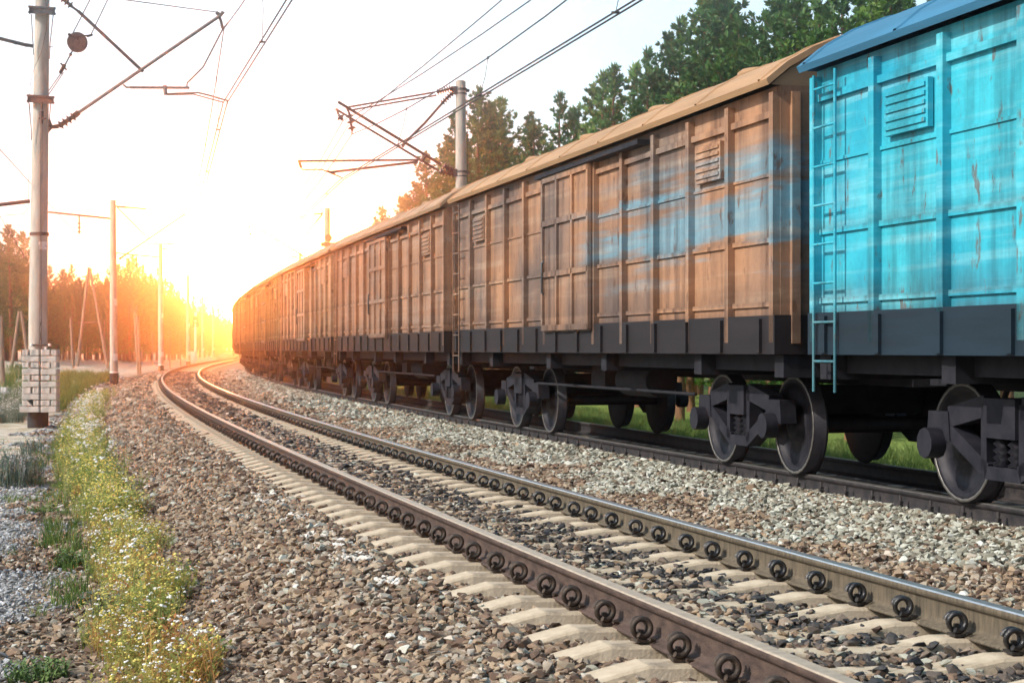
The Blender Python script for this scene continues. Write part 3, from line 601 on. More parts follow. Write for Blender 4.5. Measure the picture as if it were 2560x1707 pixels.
# ------------------------------------------------------------------ masts and overhead line
def plane_at(px, py, base, T):
    n = Vector((math.cos(T), -math.sin(T))); rx = (px-1280)/F
    t = (base.x*n.y-base.y*n.x)/(rx*n.y-1*n.x); return Vector((rx*t, t, CH+(HY-py)/F*t))
def local(p, root): return root.matrix_basis.inverted() @ p
def mast_body(mb, base_z, top, rb, rt, x0=0, xt=0, n=14):
    mb.lathe([(rb, base_z), (rb+(rt-rb)*.5, (base_z+top)/2), (rt, top)], n); return mb
def lines(name, root, m, segs, n=6, base=None):
    mb = MB()
    for pts, r in segs: mb.tube([root.matrix_basis.inverted() @ Vector(p) for p in pts], r, n)
    return mb.build(name, m, root)
# mast 1, left
b1 = at(95, 1062, 43.0); b1.z = gz(b1.x, b1.y); T1 = float(pos(inv(b1.x, b1.y)[0])[2]); m1 = empty('mast', b1, -T1)
tag(m1, 'tall concrete mast at the left edge with stacked weights at its foot', 'mast', 'masts of the overhead line')
bpy.context.view_layer.update()
q = lambda px, py: plane_at(px, py, b1, T1)
qf = lambda px, py, off: (lambda v: v)(Vector(((px-1280)/F*(43.0-off), 43.0-off, CH+(HY-py)/F*(43.0-off))))
mb = MB(); mb.tube([(0, 0, -.3), (0.0, 0, 3), (.11, 0, 10.8)], [.238, .222, .168], 16); mb.build('pole', M['conc'], m1)
mb = MB(); mb.tube([(0, 0, -.35), (0, 0, .46)], [.256, .252], 16, smooth=True); mb.build('tarred_foot', M['tar'], m1)
lines('register_wires', m1, M['rust'], [([qf(102, 310, .26), qf(99.5, 870, .27)], .007), ([qf(105, 310, .26), qf(103.5, 870, .27)], .006), ([qf(104, 800, .29), qf(99, 820, .3), (qf(104, 860, .3)), qf(101, 880, .3)], .007)], 5)
for y0, xa, xb in ((27, 71, 139), (249, 67, 136)):
    mb = MB()
    for off in (.27, -.27):
        for dy in (-7, 7):
            a = qf(xa, y0+dy-3, off); b_ = qf(xb, y0+dy+2, off); mb.bar(m1.matrix_basis.inverted() @ a, m1.matrix_basis.inverted() @ b_, .05, .05)
        a = qf(xa+4, y0, off-.03 if off > 0 else off); mb.bar(m1.matrix_basis.inverted() @ qf(xa+3, y0-1, off), m1.matrix_basis.inverted() @ qf(xb-3, y0+2, off), .012, .12)
    for px in (xa+3, xb-3): mb.bar(m1.matrix_basis.inverted() @ qf(px, y0, .33), m1.matrix_basis.inverted() @ qf(px, y0, -.33), .03, .17)
    mb.build('clamp_bracket', M['iron'] if y0 < 100 else M['rtube'], m1)
lines('stay_rods', m1, M['iron'], [([qf(78, 36, .28), qf(83, 118, .2), qf(84, 138, .2)], .012), ([qf(133, 38, .28), qf(125, 112, .19), qf(124, 148, .19)], .012), ([qf(73, 258, .28), qf(79, 335, .22), qf(78, 352, .22)], .012), ([qf(127, 258, .28), qf(122, 315, .2), qf(122, 330, .2)], .012), ([qf(120, 118, 0), qf(134, 118, 0)], .01)], 5)
lines('bracket_arm', m1, M['iron'], [([q(84, 116), q(60, 112), q(0, 97), q(-120, 76)], .045), ([q(40, 104), q(38, 112)], .03), ([q(66, 113), q(66, 118)], .03)], 6)
lines('bracket_arm', m1, M['rtube'], [([q(75, 503), q(0, 512), q(-120, 528)], .048)], 8)
mb = MB(); mb.tube([(.0, 0, 4.66), (.0, 0, 4.74)], .235, 16); mb.build('band_clamp', M['rtube'], m1, (.03, 0, .02))
lines('earth_wire', m1, M['wire'], [([qf(113, 0, .2), qf(118, 30, .24), qf(117, 70, .22), qf(104, 130, .22), qf(85, 172, .2), qf(76, 210, .1), qf(72, 260, .1), qf(72, 470, .1), qf(70, 520, .05), qf(60, 535, .05), qf(10, 538, 0), qf(0, 542, 0), q(-40, 560)], .007), ([q(0, 542), qf(60, 640, .1), qf(74, 656, .2)], .008), ([q(-20, 345), q(70, 490)], .004)], 4)
ins = MB(); I = m1.matrix_basis.inverted(); insul(ins, I @ q(147, 316), I @ q(188, 289), 4, .125, .055); ins.build('insulator', M['porc'], m1)
ins = MB(); insul(ins, I @ q(128, -26), I @ q(180, 17), 6, .10, .04); ins.build('insulator', M['iron'], m1)
lines('insulator_fitting', m1, M['rtube'], [([q(120, 300), q(128, 318), q(147, 316)], .06), ([q(120, 330), q(130, 318)], .03), ([q(186, 290), q(197, 281)], .075)], 8)
lines('cantilever_tube', m1, M['tubeg'], [([q(190, 286), q(553, 38)], .042), ([q(540, 32), q(552, 38), q(558, 30)], .05)], 10)
lines('strut', m1, M['iron'], [([q(195, 28), q(358, 180)], .042), ([q(110, -40), q(128, -26)], .03), ([q(178, 16), q(197, 30)], .03)], 8)
lines('top_stay', m1, M['wire'], [([q(548, 32), q(310, 0), q(140, -25)], .012)], 5)
lines('registration_tube', m1, M['tubeg'], [([q(308, 212), q(316, 219), q(325, 219)], .025), ([q(325, 219), q(474, 220)], .034)], 8)
lines('steady_arm', m1, M['tubeg'], [([q(412, 214), q(414, 238)], .05), ([q(418, 235), q(495, 232), q(520, 238), q(568, 252)], .022), ([q(418, 238), q(483, 236), q(557, 256), q(557, 263)], .018), ([q(568, 250), q(568, 262)], .02)], 7)
lines('stay_rod', m1, M['iron'], [([q(467, 219), q(468, 208), q(508, 168), q(538, 110), q(556, 75), q(570, 58)], .02)], 6)
lines('messenger_clamp', m1, M['iron'], [([q(548, 42), q(552, 52), q(557, 72)], .035), ([q(545, 52), q(546, 62), q(555, 70)], .006)], 6)
mb = MB(); mb.tube([I @ qf(104, 256, .3), I @ qf(104, 274, .3)], .03, 6); mb.tube([I @ qf(104, 278, .3), I @ qf(104, 310, .3)], [.05, .035], 6); mb.bar(I @ qf(98, 297, .3), I @ qf(115, 297, .3), .05, .04); mb.build('tensioner', M['rtube'], m1)
mb = MB(); a, b_ = I @ qf(79, 863, .28), I @ qf(126, 863, .28); mb.bar(a, b_, .06, .05); mb.build('weight_guide', M['rust'], m1)
mb = MB(); mb.box(-.028, .028, -.02, .02, 0, .17); o = mb.build('white_marker', M['white'], m1, I @ qf(113, 884, .3)); 
mb = MB()
for px in (79, 124): mb.lathe([(.03, -.03), (.04, 0), (.03, .03)], 8, 0, Matrix.Translation(I @ qf(px, 862, .30)))
mb.build('guide_caps', M['white'], m1)
mb = MB()      # painted number panel wrapped on the pole, with worn dark strokes
def wrap(mb, a0, a1, z0, z1, r, mi, n=8):
    vs = []
    for i in range(n+1):
        a = a0+(a1-a0)*i/n; vs += [(r*math.sin(a), -r*math.cos(a), z0), (r*math.sin(a), -r*math.cos(a), z1)]
    mb.add(vs, [(2*i, 2*i+2, 2*i+3, 2*i+1) for i in range(n)], mi, True)
zz = lambda py: CH+(HY-py)/F*43-b1.z
wrap(mb, R(2), R(72), zz(625), zz(605), .219, 0, 10); wrap(mb, R(-4), R(4), zz(613), zz(606), .2192, 0, 3)
for a0, a1, ya, yb in ((38, 41, 611, 614), (30, 33, 613, 615), (40, 52, 615, 616.5), (50, 53, 616, 618.5), (56, 59, 616, 619), (22, 36, 618, 618.8), (26, 38, 622.5, 623), (50, 56, 622, 623.5)): wrap(mb, R(a0), R(a1), zz(yb), zz(ya), .2205, 1, 2)
mb.build('number_panel', [M['white'], mat('worn_numeral', (.30, .29, .28))], m1, (.035, 0, 0))
# tensioning pulley hung from the line
pc = q(193, 106); pu = empty('pulley', pc, R(8)); tag(pu, 'dark grooved tensioning pulley hanging beside the tall left mast', 'pulley'); bpy.context.view_layer.update()
mb = MB(); RY = Matrix.Rotation(R(90), 4, 'X')
mb.lathe([(.04, -.10), (.235, -.10), (.245, -.08), (.215, -.065), (.245, -.05), (.215, -.03), (.245, -.015), (.215, 0), (.245, .02), (.245, .04), (.19, .05), (.17, .035), (.15, .05), (.13, .035), (.11, .05), (.09, .035), (.06, .06), (.03, .06)], 28, 0, RY)
mb.build('sheave', M['iron'], pu)
Ip = pu.matrix_basis.inverted()
def plines(name, m, segs, n=5):
    mb = MB()
    for pts, r in segs: mb.tube([Ip @ Vector(p) for p in pts], r, n)
    mb.build(name, m, pu)
off = Vector((0, -.14, 0))
plines('yoke', M['oily'], [([q(178, 92)+off, q(190, 97)+off, q(205, 93)+off, q(222, 92)+off, q(228, 88)], .02), ([q(174, 88)+off, q(184, 94)+off], .035), ([q(222, 94)+off, q(230, 88)], .03), ([q(197, 96)+off, q(196, 104)+off], .03)], 6)
plines('rope', M['wire'], [([q(180, 88), q(226, -2), q(262, -75)], .014), ([q(227, 88), q(270, -2), q(300, -65)], .014), ([q(181, 128), q(160, 168)], .018), ([q(155, 180), q(116, 236)], .012), ([q(159, 182), q(121, 238)], .012)], 5)
plines('rope_clamp', M['oily'], [([q(174, 134), q(179, 140)], .03), ([q(162, 162), q(150, 184)], .045), ([q(151, 158), q(167, 176)], .022)], 6)
# concrete weights: ten courses, cracked and chipped pieces
def blk(x0, x1, y0, y1, label, chip=0, rd=0):
    a = qf(x0, y1, .36); b_ = qf(x1, y0, .36); c = Vector(((a.x+b_.x)/2, a.y, a.z)); W = (b_.x-a.x)/2; H = b_.z-a.z; D = .17
    r = random.Random(int(x0*31+y0*7)); nx = 5; out = []
    n = 12
    ring = []
    e = .02
    for x, y in ((-W+e, -D), (-W*.4, -D-.003), (W*.3, -D+.002), (W-e, -D), (W, -D+e), (W, D-e), (W-e, D), (-W+e, D), (-W, D-e), (-W, -D+e)): ring.append((x, y))
    vs = []
    for z, k in ((0, .97), (.012, 1.), (H-.012, 1.), (H, .97)):
        for x, y in ring: vs.append((x*k+r.uniform(-.004, .004)-(chip*.1 if (chip and x > 0 and z > H*.3) else 0), y*k+r.uniform(-.004, .004), z+r.uniform(-.004, .004)))
    m_ = len(ring); fs = [(i*m_+j, i*m_+(j+1) % m_, (i+1)*m_+(j+1) % m_, (i+1)*m_+j) for i in range(3) for j in range(m_)]+[tuple(range(m_))[::-1], tuple(range(3*m_, 4*m_))]
    mb = MB().add(vs, fs); o = mb.build('concrete_weight', M['block'], None, c); o.rotation_euler = (0, r.uniform(-.008, .008), rd); tag(o, label, 'concrete block', 'concrete weights stacked at the foot of the left mast')
courses = [(874, 888), (890, 904), (906, 919), (922, 936), (938, 950), (953, 967), (969, 983), (984, 998), (1000, 1013), (1015, 1030)]
nmo = ['top', 'second', 'third', 'fourth', 'fifth', 'sixth', 'seventh', 'eighth', 'ninth', 'bottom']
for i, (ya, yb) in enumerate(courses):
    w_ = nmo[i]+(' course of weights from the top' if 0 < i < 9 else ' course of weights')
    if i % 2 == 0:
        x = 77+(i*1.1); blk(60, x-1.5, ya, yb, 'outer left concrete block in the '+w_, chip=1 if i == 8 else 0); blk(x+2, 102.5, ya, yb, 'inner left concrete block in the '+w_)
        blk(106, 130, ya, yb, 'inner right concrete block in the '+w_); blk(132.5, 146, ya, yb, 'outer right concrete block in the '+w_)
    else: blk(59 if i < 9 else 53, 103, ya, yb, 'long left concrete block in the '+w_); blk(106, 146, ya, yb, 'long right concrete block in the '+w_)
# generic left mast
SUP1 = []     # (contact point, messenger point)
SUP1.append((q(563, 257), q(560, 72)))
def left_mast(px, Y, ztop, label, det=2, foot=True):
    X = (px-1280)/F*Y; s_, d = inv(X, Y); T = float(pos(s_)[2]); z0 = float(ground(s_, d)); zr = float(grade(s_)); root = empty('mast', (X, Y, z0), -T)
    tag(root, label, 'mast', 'masts of the overhead line'); H = ztop-z0; k = (ztop-zr)-8.85
    U = lambda u, z: (u, 0, z+k+zr-z0)
    mb = MB(); mb.tube([(0, 0, -.3), (-.05, 0, H)], [.215, .15], 12); mb.build('pole', M['conc'], root)
    if foot:
        mb = MB(); mb.tube([(0, 0, -.3), (0, 0, .62)], .225, 12); mb.build('tarred_foot', M['tar'], root)
        mb = MB(); mb.tube([(0, 0, .62), (0, 0, .70)], .226, 12); mb.build('white_band', M['white'], root)
    mb = MB(); mb.tube([U(.3, 5.85), U(3.62, 8.2)], .04, 7); mb.build('cantilever_tube', M['rtube'], root)
    mb = MB(); mb.tube([U(.15, 8.5), U(1.75, 6.9)], .03, 6); mb.tube([U(.1, 8.55), U(1.65, 8.42)], .035, 6); mb.build('strut', M['rtube'], root)
    mb = MB(); mb.tube([U(-.1, 7.9), U(-3.3, 8.2)], .05, 6); mb.build('bracket_arm', M['rtube'], root)
    mb = MB(); insul(mb, U(-1.75, 7.1), U(-1.75, 7.75), 3, .11, .035); mb.tube([U(-1.75, 7.7), U(-1.75, 8.05)], .04, 5); mb.build('insulator', M['porc'], root)
    mb = MB(); insul(mb, U(.25, 5.8), U(.75, 6.17), 4, .09, .04); insul(mb, U(.2, 8.52), U(.7, 8.48), 4, .07, .03); mb.build('insulator', M['porc'], root)
    mb = MB(); mb.tube([U(1.6, 6.6), U(3.3, 6.65)], .03, 6); mb.tube([U(2.6, 6.62), U(3.2, 6.55), U(3.75, 6.35)], .02, 5); mb.tube([U(3.6, 8.2), U(3.62, 7.9)], .03, 5); mb.build('steady_arm', M['tubeg'], root)
    if det > 0:
        mb = MB(); wrap(mb, R(-5), R(60), 1.25, 1.62, .216, 0, 6); wrap(mb, R(5), R(55), 4.1, 4.45, .20, 0, 6); mb.build('number_panel', M['white'], root)
    bpy.context.view_layer.update(); Mx = root.matrix_basis
    SUP1.append((Mx @ Vector(U(3.75, 6.32)), Mx @ Vector(U(3.62, 7.9)))); return root
for i, (px, yt, H, lb) in enumerate(((285, 501, 8.85, 'concrete mast with black foot and white band, second from the left'), (403, 611, 8.85, 'third concrete mast from the left, before the white sand'),
    (471, 688, 8.6, 'fourth concrete mast from the left, next to the white signal post'), (507, 742, 8.6, 'fifth concrete mast from the left, just past the signal post'), (533, 760, 8.6, 'sixth concrete mast from the left in the far curve'),
    (547, 785, 8.6, 'seventh concrete mast from the left in the far curve'), (563, 795, 8.6, 'eighth concrete mast from the left in the far curve'), (584, 802, 8.6, 'farthest concrete mast, at the end of the left row'))):
    Y = (H-CH)*F/(HY-yt); left_mast(px, Y, H, lb, 2 if i < 4 else 1, i < 3)
# right mast 1
bR = at(1153, HY, 51.5); bR.z = gz(bR.x, bR.y); TR = float(pos(inv(bR.x, bR.y)[0])[2]); r1 = empty('mast', bR, -TR)
tag(r1, 'grey concrete mast behind the brown wagon, nearest on the train side', 'mast', 'masts of the overhead line'); bpy.context.view_layer.update()
q = lambda px, py: plane_at(px, py, bR, TR)
I = r1.matrix_basis.inverted(); ztop = CH+(HY-204)/F*51.5-bR.z
mb = MB(); mb.tube([(.03, 0, -.3), (0, 0, 5), (-.015, 0, ztop)], [.205, .175, .148], 14); mb.tube([(-.015, 0, ztop), (-.015, 0, ztop+.03)], [.13, .10], 14); mb.build('pole', M['conc'], r1)
for y in (223, 429):
    mb = MB(); c = I @ q(1153, y); mb.tube([(c.x, 0, c.z-.05), (c.x, 0, c.z+.02)], .175, 12); mb.tube([(c.x, 0, c.z-.16), (c.x, 0, c.z-.12)], .17, 12); mb.box(c.x-.24, c.x-.12, -.1, .1, c.z-.16, c.z+.06); mb.box(c.x+.15, c.x+.24, -.05, .05, c.z-.08, c.z+.0); mb.build('band_clamp', M['iron'], r1)
dy = Vector((0, .3, 0))
lines('cantilever_tube', r1, M['rtube'], [([q(1103, 412), q(845, 255)], .042)], 8)
lines('cantilever_tube', r1, M['rtube'], [([q(1095, 424)+dy, q(836, 269)+dy], .032)], 8)
lines('top_strut', r1, M['rtube'], [([q(1087, 231), q(872, 268)], .026), ([q(1090, 235)+dy, q(876, 272)+dy], .024)], 6)
lines('strut', r1, M['rtube'], [([q(1106, 258), q(1062, 308), q(1012, 357)], .036), ([q(1012, 357), q(1006, 368)], .04)], 6)
lines('registration_tube', r1, M['rtube'], [([q(1053, 400), q(748, 403)], .032), ([q(1045, 405), q(825, 428)+dy], .038), ([q(1066, 388), q(1052, 404)], .05)], 8)
lines('steady_arm', r1, M['rtube'], [([q(748, 403), q(755, 424), q(805, 424), q(852, 443), q(855, 448)], .02), ([q(747, 400), q(753, 420)], .04), ([q(818, 428), q(838, 434)], .035)], 6)
for a, b_, n_, rr, cr in (((1108, 414), (1142, 432), 5, .12, .05), ((1092, 231), (1128, 221), 6, .10, .035), ((1104, 259), (1136, 228), 6, .10, .035), ((873, 283), (881, 328), 3, .125, .035), ((846, 287), (857, 301), 1, .12, .04), ((1098, 428), (1138, 437), 5, .11, .05)):
    mb = MB(); insul(mb, I @ q(*a), I @ q(*b_), n_, rr, cr); mb.build('insulator', M['porc'], r1)
lines('insulator_fitting', r1, M['rtube'], [([q(866, 268), q(873, 283)], .03), ([q(842, 272), q(846, 287)], .03), ([q(1128, 221), q(1145, 221)], .06), ([q(1134, 228), q(1146, 224)], .05), ([q(1138, 433), q(1146, 432)], .07), ([q(880, 328), q(880, 336)], .02)], 6)
lines('earth_wire', r1, M['wire'], [([q(1166, 225), q(1169, 300), q(1169, 440), q(1168, 500)], .007)], 4)
SUP2 = [(q(855, 449), q(880, 336))]
def right_mast(px, Y, ztop, label, signal=False):
    X = (px-1280)/F*Y; s_, d = inv(X, Y); T = float(pos(s_)[2]); z0 = float(ground(s_, d)); root = empty('mast', (X, Y, z0), -T); tag(root, label, 'mast', 'masts of the overhead line')
    H = ztop-z0; U = lambda u, z: (u, 0, z+ztop-8.6-z0)
    mb = MB(); mb.tube([(0, 0, -.3), (0, 0, H)], [.2, .15], 12); mb.build('pole', M['conc'], root)
    mb = MB(); mb.tube([U(-.5, 5.6), U(-4.2, 7.85)], .04, 7); mb.build('cantilever_tube', M['rtube'], root)
    mb = MB(); mb.tube([U(-.2, 8.35), U(-1.75, 6.35)], .03, 6); mb.tube([U(-.2, 8.35), U(-2.8, 7.9), U(-4.1, 7.85)], .018, 5); mb.build('strut', M['rtube'], root)
    mb = MB(); insul(mb, U(-.25, 8.3), U(-.7, 8.25), 4, .08, .03); insul(mb, U(-.25, 8.25), U(-.6, 7.85), 4, .08, .03); insul(mb, U(-.12, 5.35), U(-.55, 5.62), 4, .1, .04); insul(mb, U(-4.0, 7.1), U(-4.05, 7.65), 3, .1, .03); mb.build('insulator', M['porc'], root)
    mb = MB(); mb.tube([U(-1.6, 6.05), U(-5.9, 6.0)], .026, 6); mb.tube([U(-5.0, 6.0), U(-5.0, 5.75), U(-4.1, 5.45)], .02, 5); mb.build('steady_arm', M['rtube'], root)
    if signal:
        for zz_ in (7.0, 6.35):
            mb = MB(); mb.tube([(0, -.30, 0), (0, -.24, 0)], .19, 16); mb.tube([(0, -.40, .02), (0, -.30, .02)], .09, 10); mb.build('signal_disc', M['iron'], root, U(.05 if zz_ > 6.5 else .12, zz_))
        mb = MB(); mb.box(-.35, .45, -.3, -.2, -.1, .12); mb.build('signal_bracket', M['iron'], root, U(0, 6.65))
    bpy.context.view_layer.update(); SUP2.append((root.matrix_basis @ Vector(U(-4.1, 5.43)), root.matrix_basis @ Vector(U(-4.0, 7.1)))); return root
for px, yt, lb, sg in ((818, 520, 'mast with round signal discs rising above the wagon roofs', True), (750, 632, 'thin faint mast above the roofs of the distant wagons, left of the one with discs', False)):
    right_mast(px, (8.6-CH)*F/(HY-yt), 8.6, lb, sg)
right_mast(705, 178, 8.7, 'faintest mast above the far wagon roofs, nearest the bright gap')
# wires
def cat_set(SUP, s_back, dc, zc, zm, tagn, twin):
    Xb, Yb, Tb = pos(s_back, dc); S = [(Vector((float(Xb), float(Yb), zc)), Vector((float(Xb), float(Yb), zm)))]+SUP
    first = S[0][0]+(S[0][0]-S[1][0]); S = [(first, Vector((first.x, first.y, zm)))]+S
    for k in range(2 if twin else 1):
        mb = MB(); off = Vector((.1*(k-.5), 0, 0)); mb.tube([c+off for c, m_ in S], .015, 5); tag(mb.build('contact_wire', M['wire']), '%s contact wire of the pair above the %s track' % ('left' if k == 0 else 'right', tagn), 'wire', 'overhead wires')
    mp_ = []; dr = []
    for (c0, m0), (c1, m1_) in zip(S[:-1], S[1:]):
        L = (m1_-m0).length; n_ = 10; sag = min(1.0, .00042*L*L)
        for j in range(n_):
            t = j/n_; p = m0.lerp(m1_, t)-Vector((0, 0, 4*sag*t*(1-t))); mp_.append(p)
            if L < 70 and j > 0: 
                p_ = m0.lerp(m1_, t)-Vector((0, 0, 4*sag*t*(1-t))); dr.append((p_, c0.lerp(c1, t)))
    mp_.append(S[-1][1]); mb = MB(); mb.tube(mp_, .0135, 5); ms = tag(mb.build('messenger_wire', M['wire']), 'sagging upper messenger wire with hangers above the %s track' % tagn, 'wire', 'overhead wires')
    for i, (a, b_) in enumerate(dr):
        if i % 2: continue
        mb = MB(); mid = a.lerp(b_, .5)+Vector((.03, 0, 0)); mb.tube([a, mid, b_], .008, 4); mb.tube([b_+Vector((-.06, 0, .02)), b_+Vector((.06, 0, .02))], .02, 5); mb.tube([a+Vector((0, 0, -.03)), a+Vector((0, 0, .03))], .02, 5); mb.build('dropper', M['wire'], ms)
cat_set(SUP1, -7, DM1, 7.1, 9.3, 'empty', True)
cat_set(SUP2, 1, DM2, 6.0, 7.8, 'train', True)
q = lambda px, py: plane_at(px, py, bR, TR)
for k, (pa, zb) in enumerate(((q(857, 303), 7.35), (q(868, 318), 8.2))):
    Xb, Yb, _ = pos(-2, DM2); mb = MB(); B = Vector((float(Xb), float(Yb), zb)); C2 = SUP2[1][1]; pts_ = [B.lerp(pa, j/8)-Vector((0, 0, 1.6*(j/8)*(1-j/8)*(1-k*.5))) for j in range(9)]+[pa.lerp(C2, j/6)-Vector((0, 0, 3.0*(j/6)*(1-j/6))) for j in range(1, 7)]
    mb.tube(pts_, .012, 5); tag(mb.build('auxiliary_wire', M['wire']), ['lower', 'upper'][k]+' slack auxiliary wire crossing the brown cantilever of the right mast', 'wire', 'overhead wires')
# field wires on the left arm side
mb = MB(); ptsl = [at(-40, 330, 30), at(196, 590, 91), at(341, 660, 136), at(420, 720, 186)]
mb.tube(ptsl, .009, 4); tag(mb.build('feeder_wire', M['wire']), 'thin wire hung from the insulators on the left mast brackets', 'wire', 'overhead wires')

# ------------------------------------------------------------------ posts, telegraph poles, signal in the background
def wpole(name, segs, label, cat, m, Y, extra=None, group=None):
    b = at(segs[0][0][0], HY, Y); z = gz(b.x, b.y); root = empty(name, (b.x, b.y, z)); bpy.context.view_layer.update(); J = root.matrix_basis.inverted(); tag(root, label, cat, group)
    for (pa, pb, r0, r1_, pn) in segs:
        A = at(*pa, Y); B = at(*pb, Y)
        if pn in ('pole', 'leg', 'stub'): A.z = min(A.z, gz(A.x, A.y)-.1) if pn != 'pole' or True else A.z
        if pn == 'stub_top': pn = 'pole'
        mb = MB(); mb.tube([J @ A, J @ B], [r0, r1_], 8); mb.build(pn, m if pn != 'stub' else M['conc'], root)
    return root
TG = 'wooden telegraph poles in the field'
wpole('telegraph_pole', [((28, 920), (48, 778), .12, .1, 'leg'), ((74, 905), (53, 778), .12, .1, 'leg'), ((42, 790), (62, 790), .05, .05, 'crossbar')], 'small A-shaped wooden pole seen left of the near mast', 'telegraph pole', M['wood'], 120, group=TG)
wpole('telegraph_pole', [((193, 912), (222, 668), .14, .09, 'leg'), ((271, 912), (226, 680), .14, .09, 'leg'), ((196, 806), (247, 806), .05, .05, 'crossbar'), ((205, 692), (240, 690), .05, .05, 'crossbar')], 'tall A-shaped wooden pole with crossbar in front of the forest', 'telegraph pole', M['wood'], 140, group=TG)
wpole('telegraph_pole', [((183, 908), (177, 795), .10, .08, 'pole'), ((170, 815), (178, 815), .04, .04, 'crossbar')], 'single short wooden pole just left of the tall A-shaped pole', 'telegraph pole', M['wood'], 130, group=TG)
wpole('telegraph_pole', [((7, 975), (2, 790), .12, .09, 'pole'), ((-12, 811), (14, 812), .04, .04, 'crossbar')], 'grey pole cut by the left edge of the picture', 'telegraph pole', M['wood'], 75, group=TG)
wpole('double_post', [((347, 925), (337, 780), .10, .09, 'pole'), ((351, 925), (344, 790), .09, .09, 'pole'), ((327, 778), (343, 776), .05, .05, 'crossarm'), ((329, 776), (328, 762), .04, .04, 'insulator_pin'), ((342, 776), (342, 764), .04, .04, 'insulator_pin'), ((333, 880), (358, 880), .04, .04, 'lower_crossarm'), ((335, 880), (335, 896), .03, .03, 'pin'), ((356, 878), (356, 898), .06, .06, 'pin')], 'twin grey post with pins between the second and third masts', 'post', M['wood'], 118)
for i, (px, y0, y1) in enumerate(((382, 830, 905), (452, 830, 895), (262, 800, 900), (425, 820, 895))):
    wpole('fence_post', [((px, y1), (px-1, y0), .06, .05, 'pole')], ['thin bare stake before the forest, left of the third mast', 'thin bare stake before the forest, left of the fourth mast', 'thin bare stake right of the tall A-shaped pole', 'thin bare stake between the third and fourth masts'][i], 'stake', M['wood'], 170-i*5, group='thin stakes along the forest edge')
YS = 183.0
b = at(489, HY, YS); z = gz(b.x, b.y); sg = empty('signal', (b.x, b.y, z)); tag(sg, 'white railway signal post with lit lamp in a dark head', 'signal'); H = CH+(HY-780)/F*YS-z
mb = MB(); mb.tube([(0, 0, -.2), (0, 0, H-1.2)], .14, 10); mb.build('pole', M['white'], sg)
mb = MB(); mb.box(-.3, .3, -.12, .1, H-1.55, H-.45, 0, None, .03); mb.build('signal_head', M['tar'], sg)
mb = MB(); mb.tube([(0, -.16, H-.95), (0, -.13, H-.95)], .08, 10); mb.build('lamp', M['lamp'], sg)
mb = MB(); mb.box(-.14, .14, -.1, .1, H-.45, H); mb.build('number_plate', M['white'], sg)
b = at(480, HY, YS-2); z = gz(b.x, b.y); mb = MB(); mb.box(-.32, .32, -.25, .25, 0, 1.55); mb.box(-.35, .35, -.28, .28, 1.55, 1.62); mb.box(-.34, .34, -.27, .27, -.1, .08); o = mb.build('relay_cabinet', M['white'], None, (b.x, b.y, z)); tag(o, 'white relay cabinet at the foot of the signal', 'cabinet')
b = at(10, HY, 60); mb = MB(); mb.box(-.10, .10, -.08, .08, -.1, .5, 0, None, .01, .01); o = mb.build('marker_post', M['white'], None, (b.x, b.y, gz(b.x, b.y))); tag(o, 'short white marker stub near the left edge in the grass', 'marker')

# ------------------------------------------------------------------ pines
def pine(seed, H, dense=1.0, narrow=1.0, sz=1.0):
    r = random.Random(seed); tr = MB(); cr = MB()
    tr.tube([(0, 0, -.4), (r.uniform(-.1, .1), r.uniform(-.1, .1), H*.5), (0, 0, H*.97)], [.017*H, .011*H, .02], 7)
    z0 = H*r.uniform(.10, .2); nb = int(78*dense)
    for i in range(nb):
        t = (i+r.random())/nb; z = z0+(H-z0)*t; L = H*.20*narrow*(1-t)**.75*(.55+.45*min(1, t*4+.3))*r.uniform(.55, 1.25)+.25
        a = i*2.4+r.uniform(-.5, .5); up = .05+.75*t+r.uniform(-.12, .2); dv = Vector((math.cos(a), math.sin(a), up)).normalized()
        p0 = Vector((0, 0, z)); p1 = p0+dv*L*.6; p2 = p0+dv*L+Vector((0, 0, L*.18))
        if t < .85 and i % 2 == 0: tr.tube([p0, p1, p2], [.03*(1-t)+.012, .02, .008], 4, caps=False)
        nt_ = max(5, int(L*11*dense))
        for k in range(nt_):
            u = .22+.78*(k+r.random())/nt_; c = (p0.lerp(p1, u/.6) if u < .6 else p1.lerp(p2, (u-.6)/.4))+Vector((r.gauss(0, 1), r.gauss(0, 1), r.gauss(0, .55)))*.095*L*(1.1-.5*u)**1
            base = (dv*.7+Vector((r.gauss(0, .5), r.gauss(0, .5), r.uniform(.1, .9)))).normalized(); ln = r.uniform(.17, .30)*sz
            for _ in range(8):
                e = (base+Vector((r.gauss(0, .6), r.gauss(0, .6), r.gauss(0, .5)))).normalized(); sd = e.cross(Vector((r.gauss(0, 1), r.gauss(0, 1), r.gauss(0, 1)))).normalized()*ln*.2
                cr.add([c-sd*.5, c+e*ln*.5+sd, c+e*ln, c+e*ln*.5-sd], [(0, 1, 2, 3)])
    for k in range(14):    # leader
        c = Vector((0, 0, H-.9+k*.075)); 
        for _ in range(4):
            e = Vector((r.gauss(0, .5), r.gauss(0, .5), 1)).normalized(); sd = e.cross(Vector((r.gauss(0, 1), r.gauss(0, 1), 0))).normalized()*.05; cr.add([c-sd, c+e*.2+sd, c+e*.42, c+e*.2-sd], [(0, 1, 2, 3)])
    return tr, cr
VAR = []
for i, (H, de, na) in enumerate(((14, 1.0, 1.0), (14, 1.15, 1.25), (13, .8, .75), (14, 1.0, 1.1), (12, .9, .95), (14, .7, .8), (13, 1.2, 1.35))):
    tr, cr = pine(100+i, H, de, na); root = empty('pine_tree', (0, 0, 0)); tr.build('trunk', M['bark'], root); cr.build('crown', M['needA'] if i % 2 == 0 else M['needB'], root); VAR.append((root, H)); root['used'] = 0
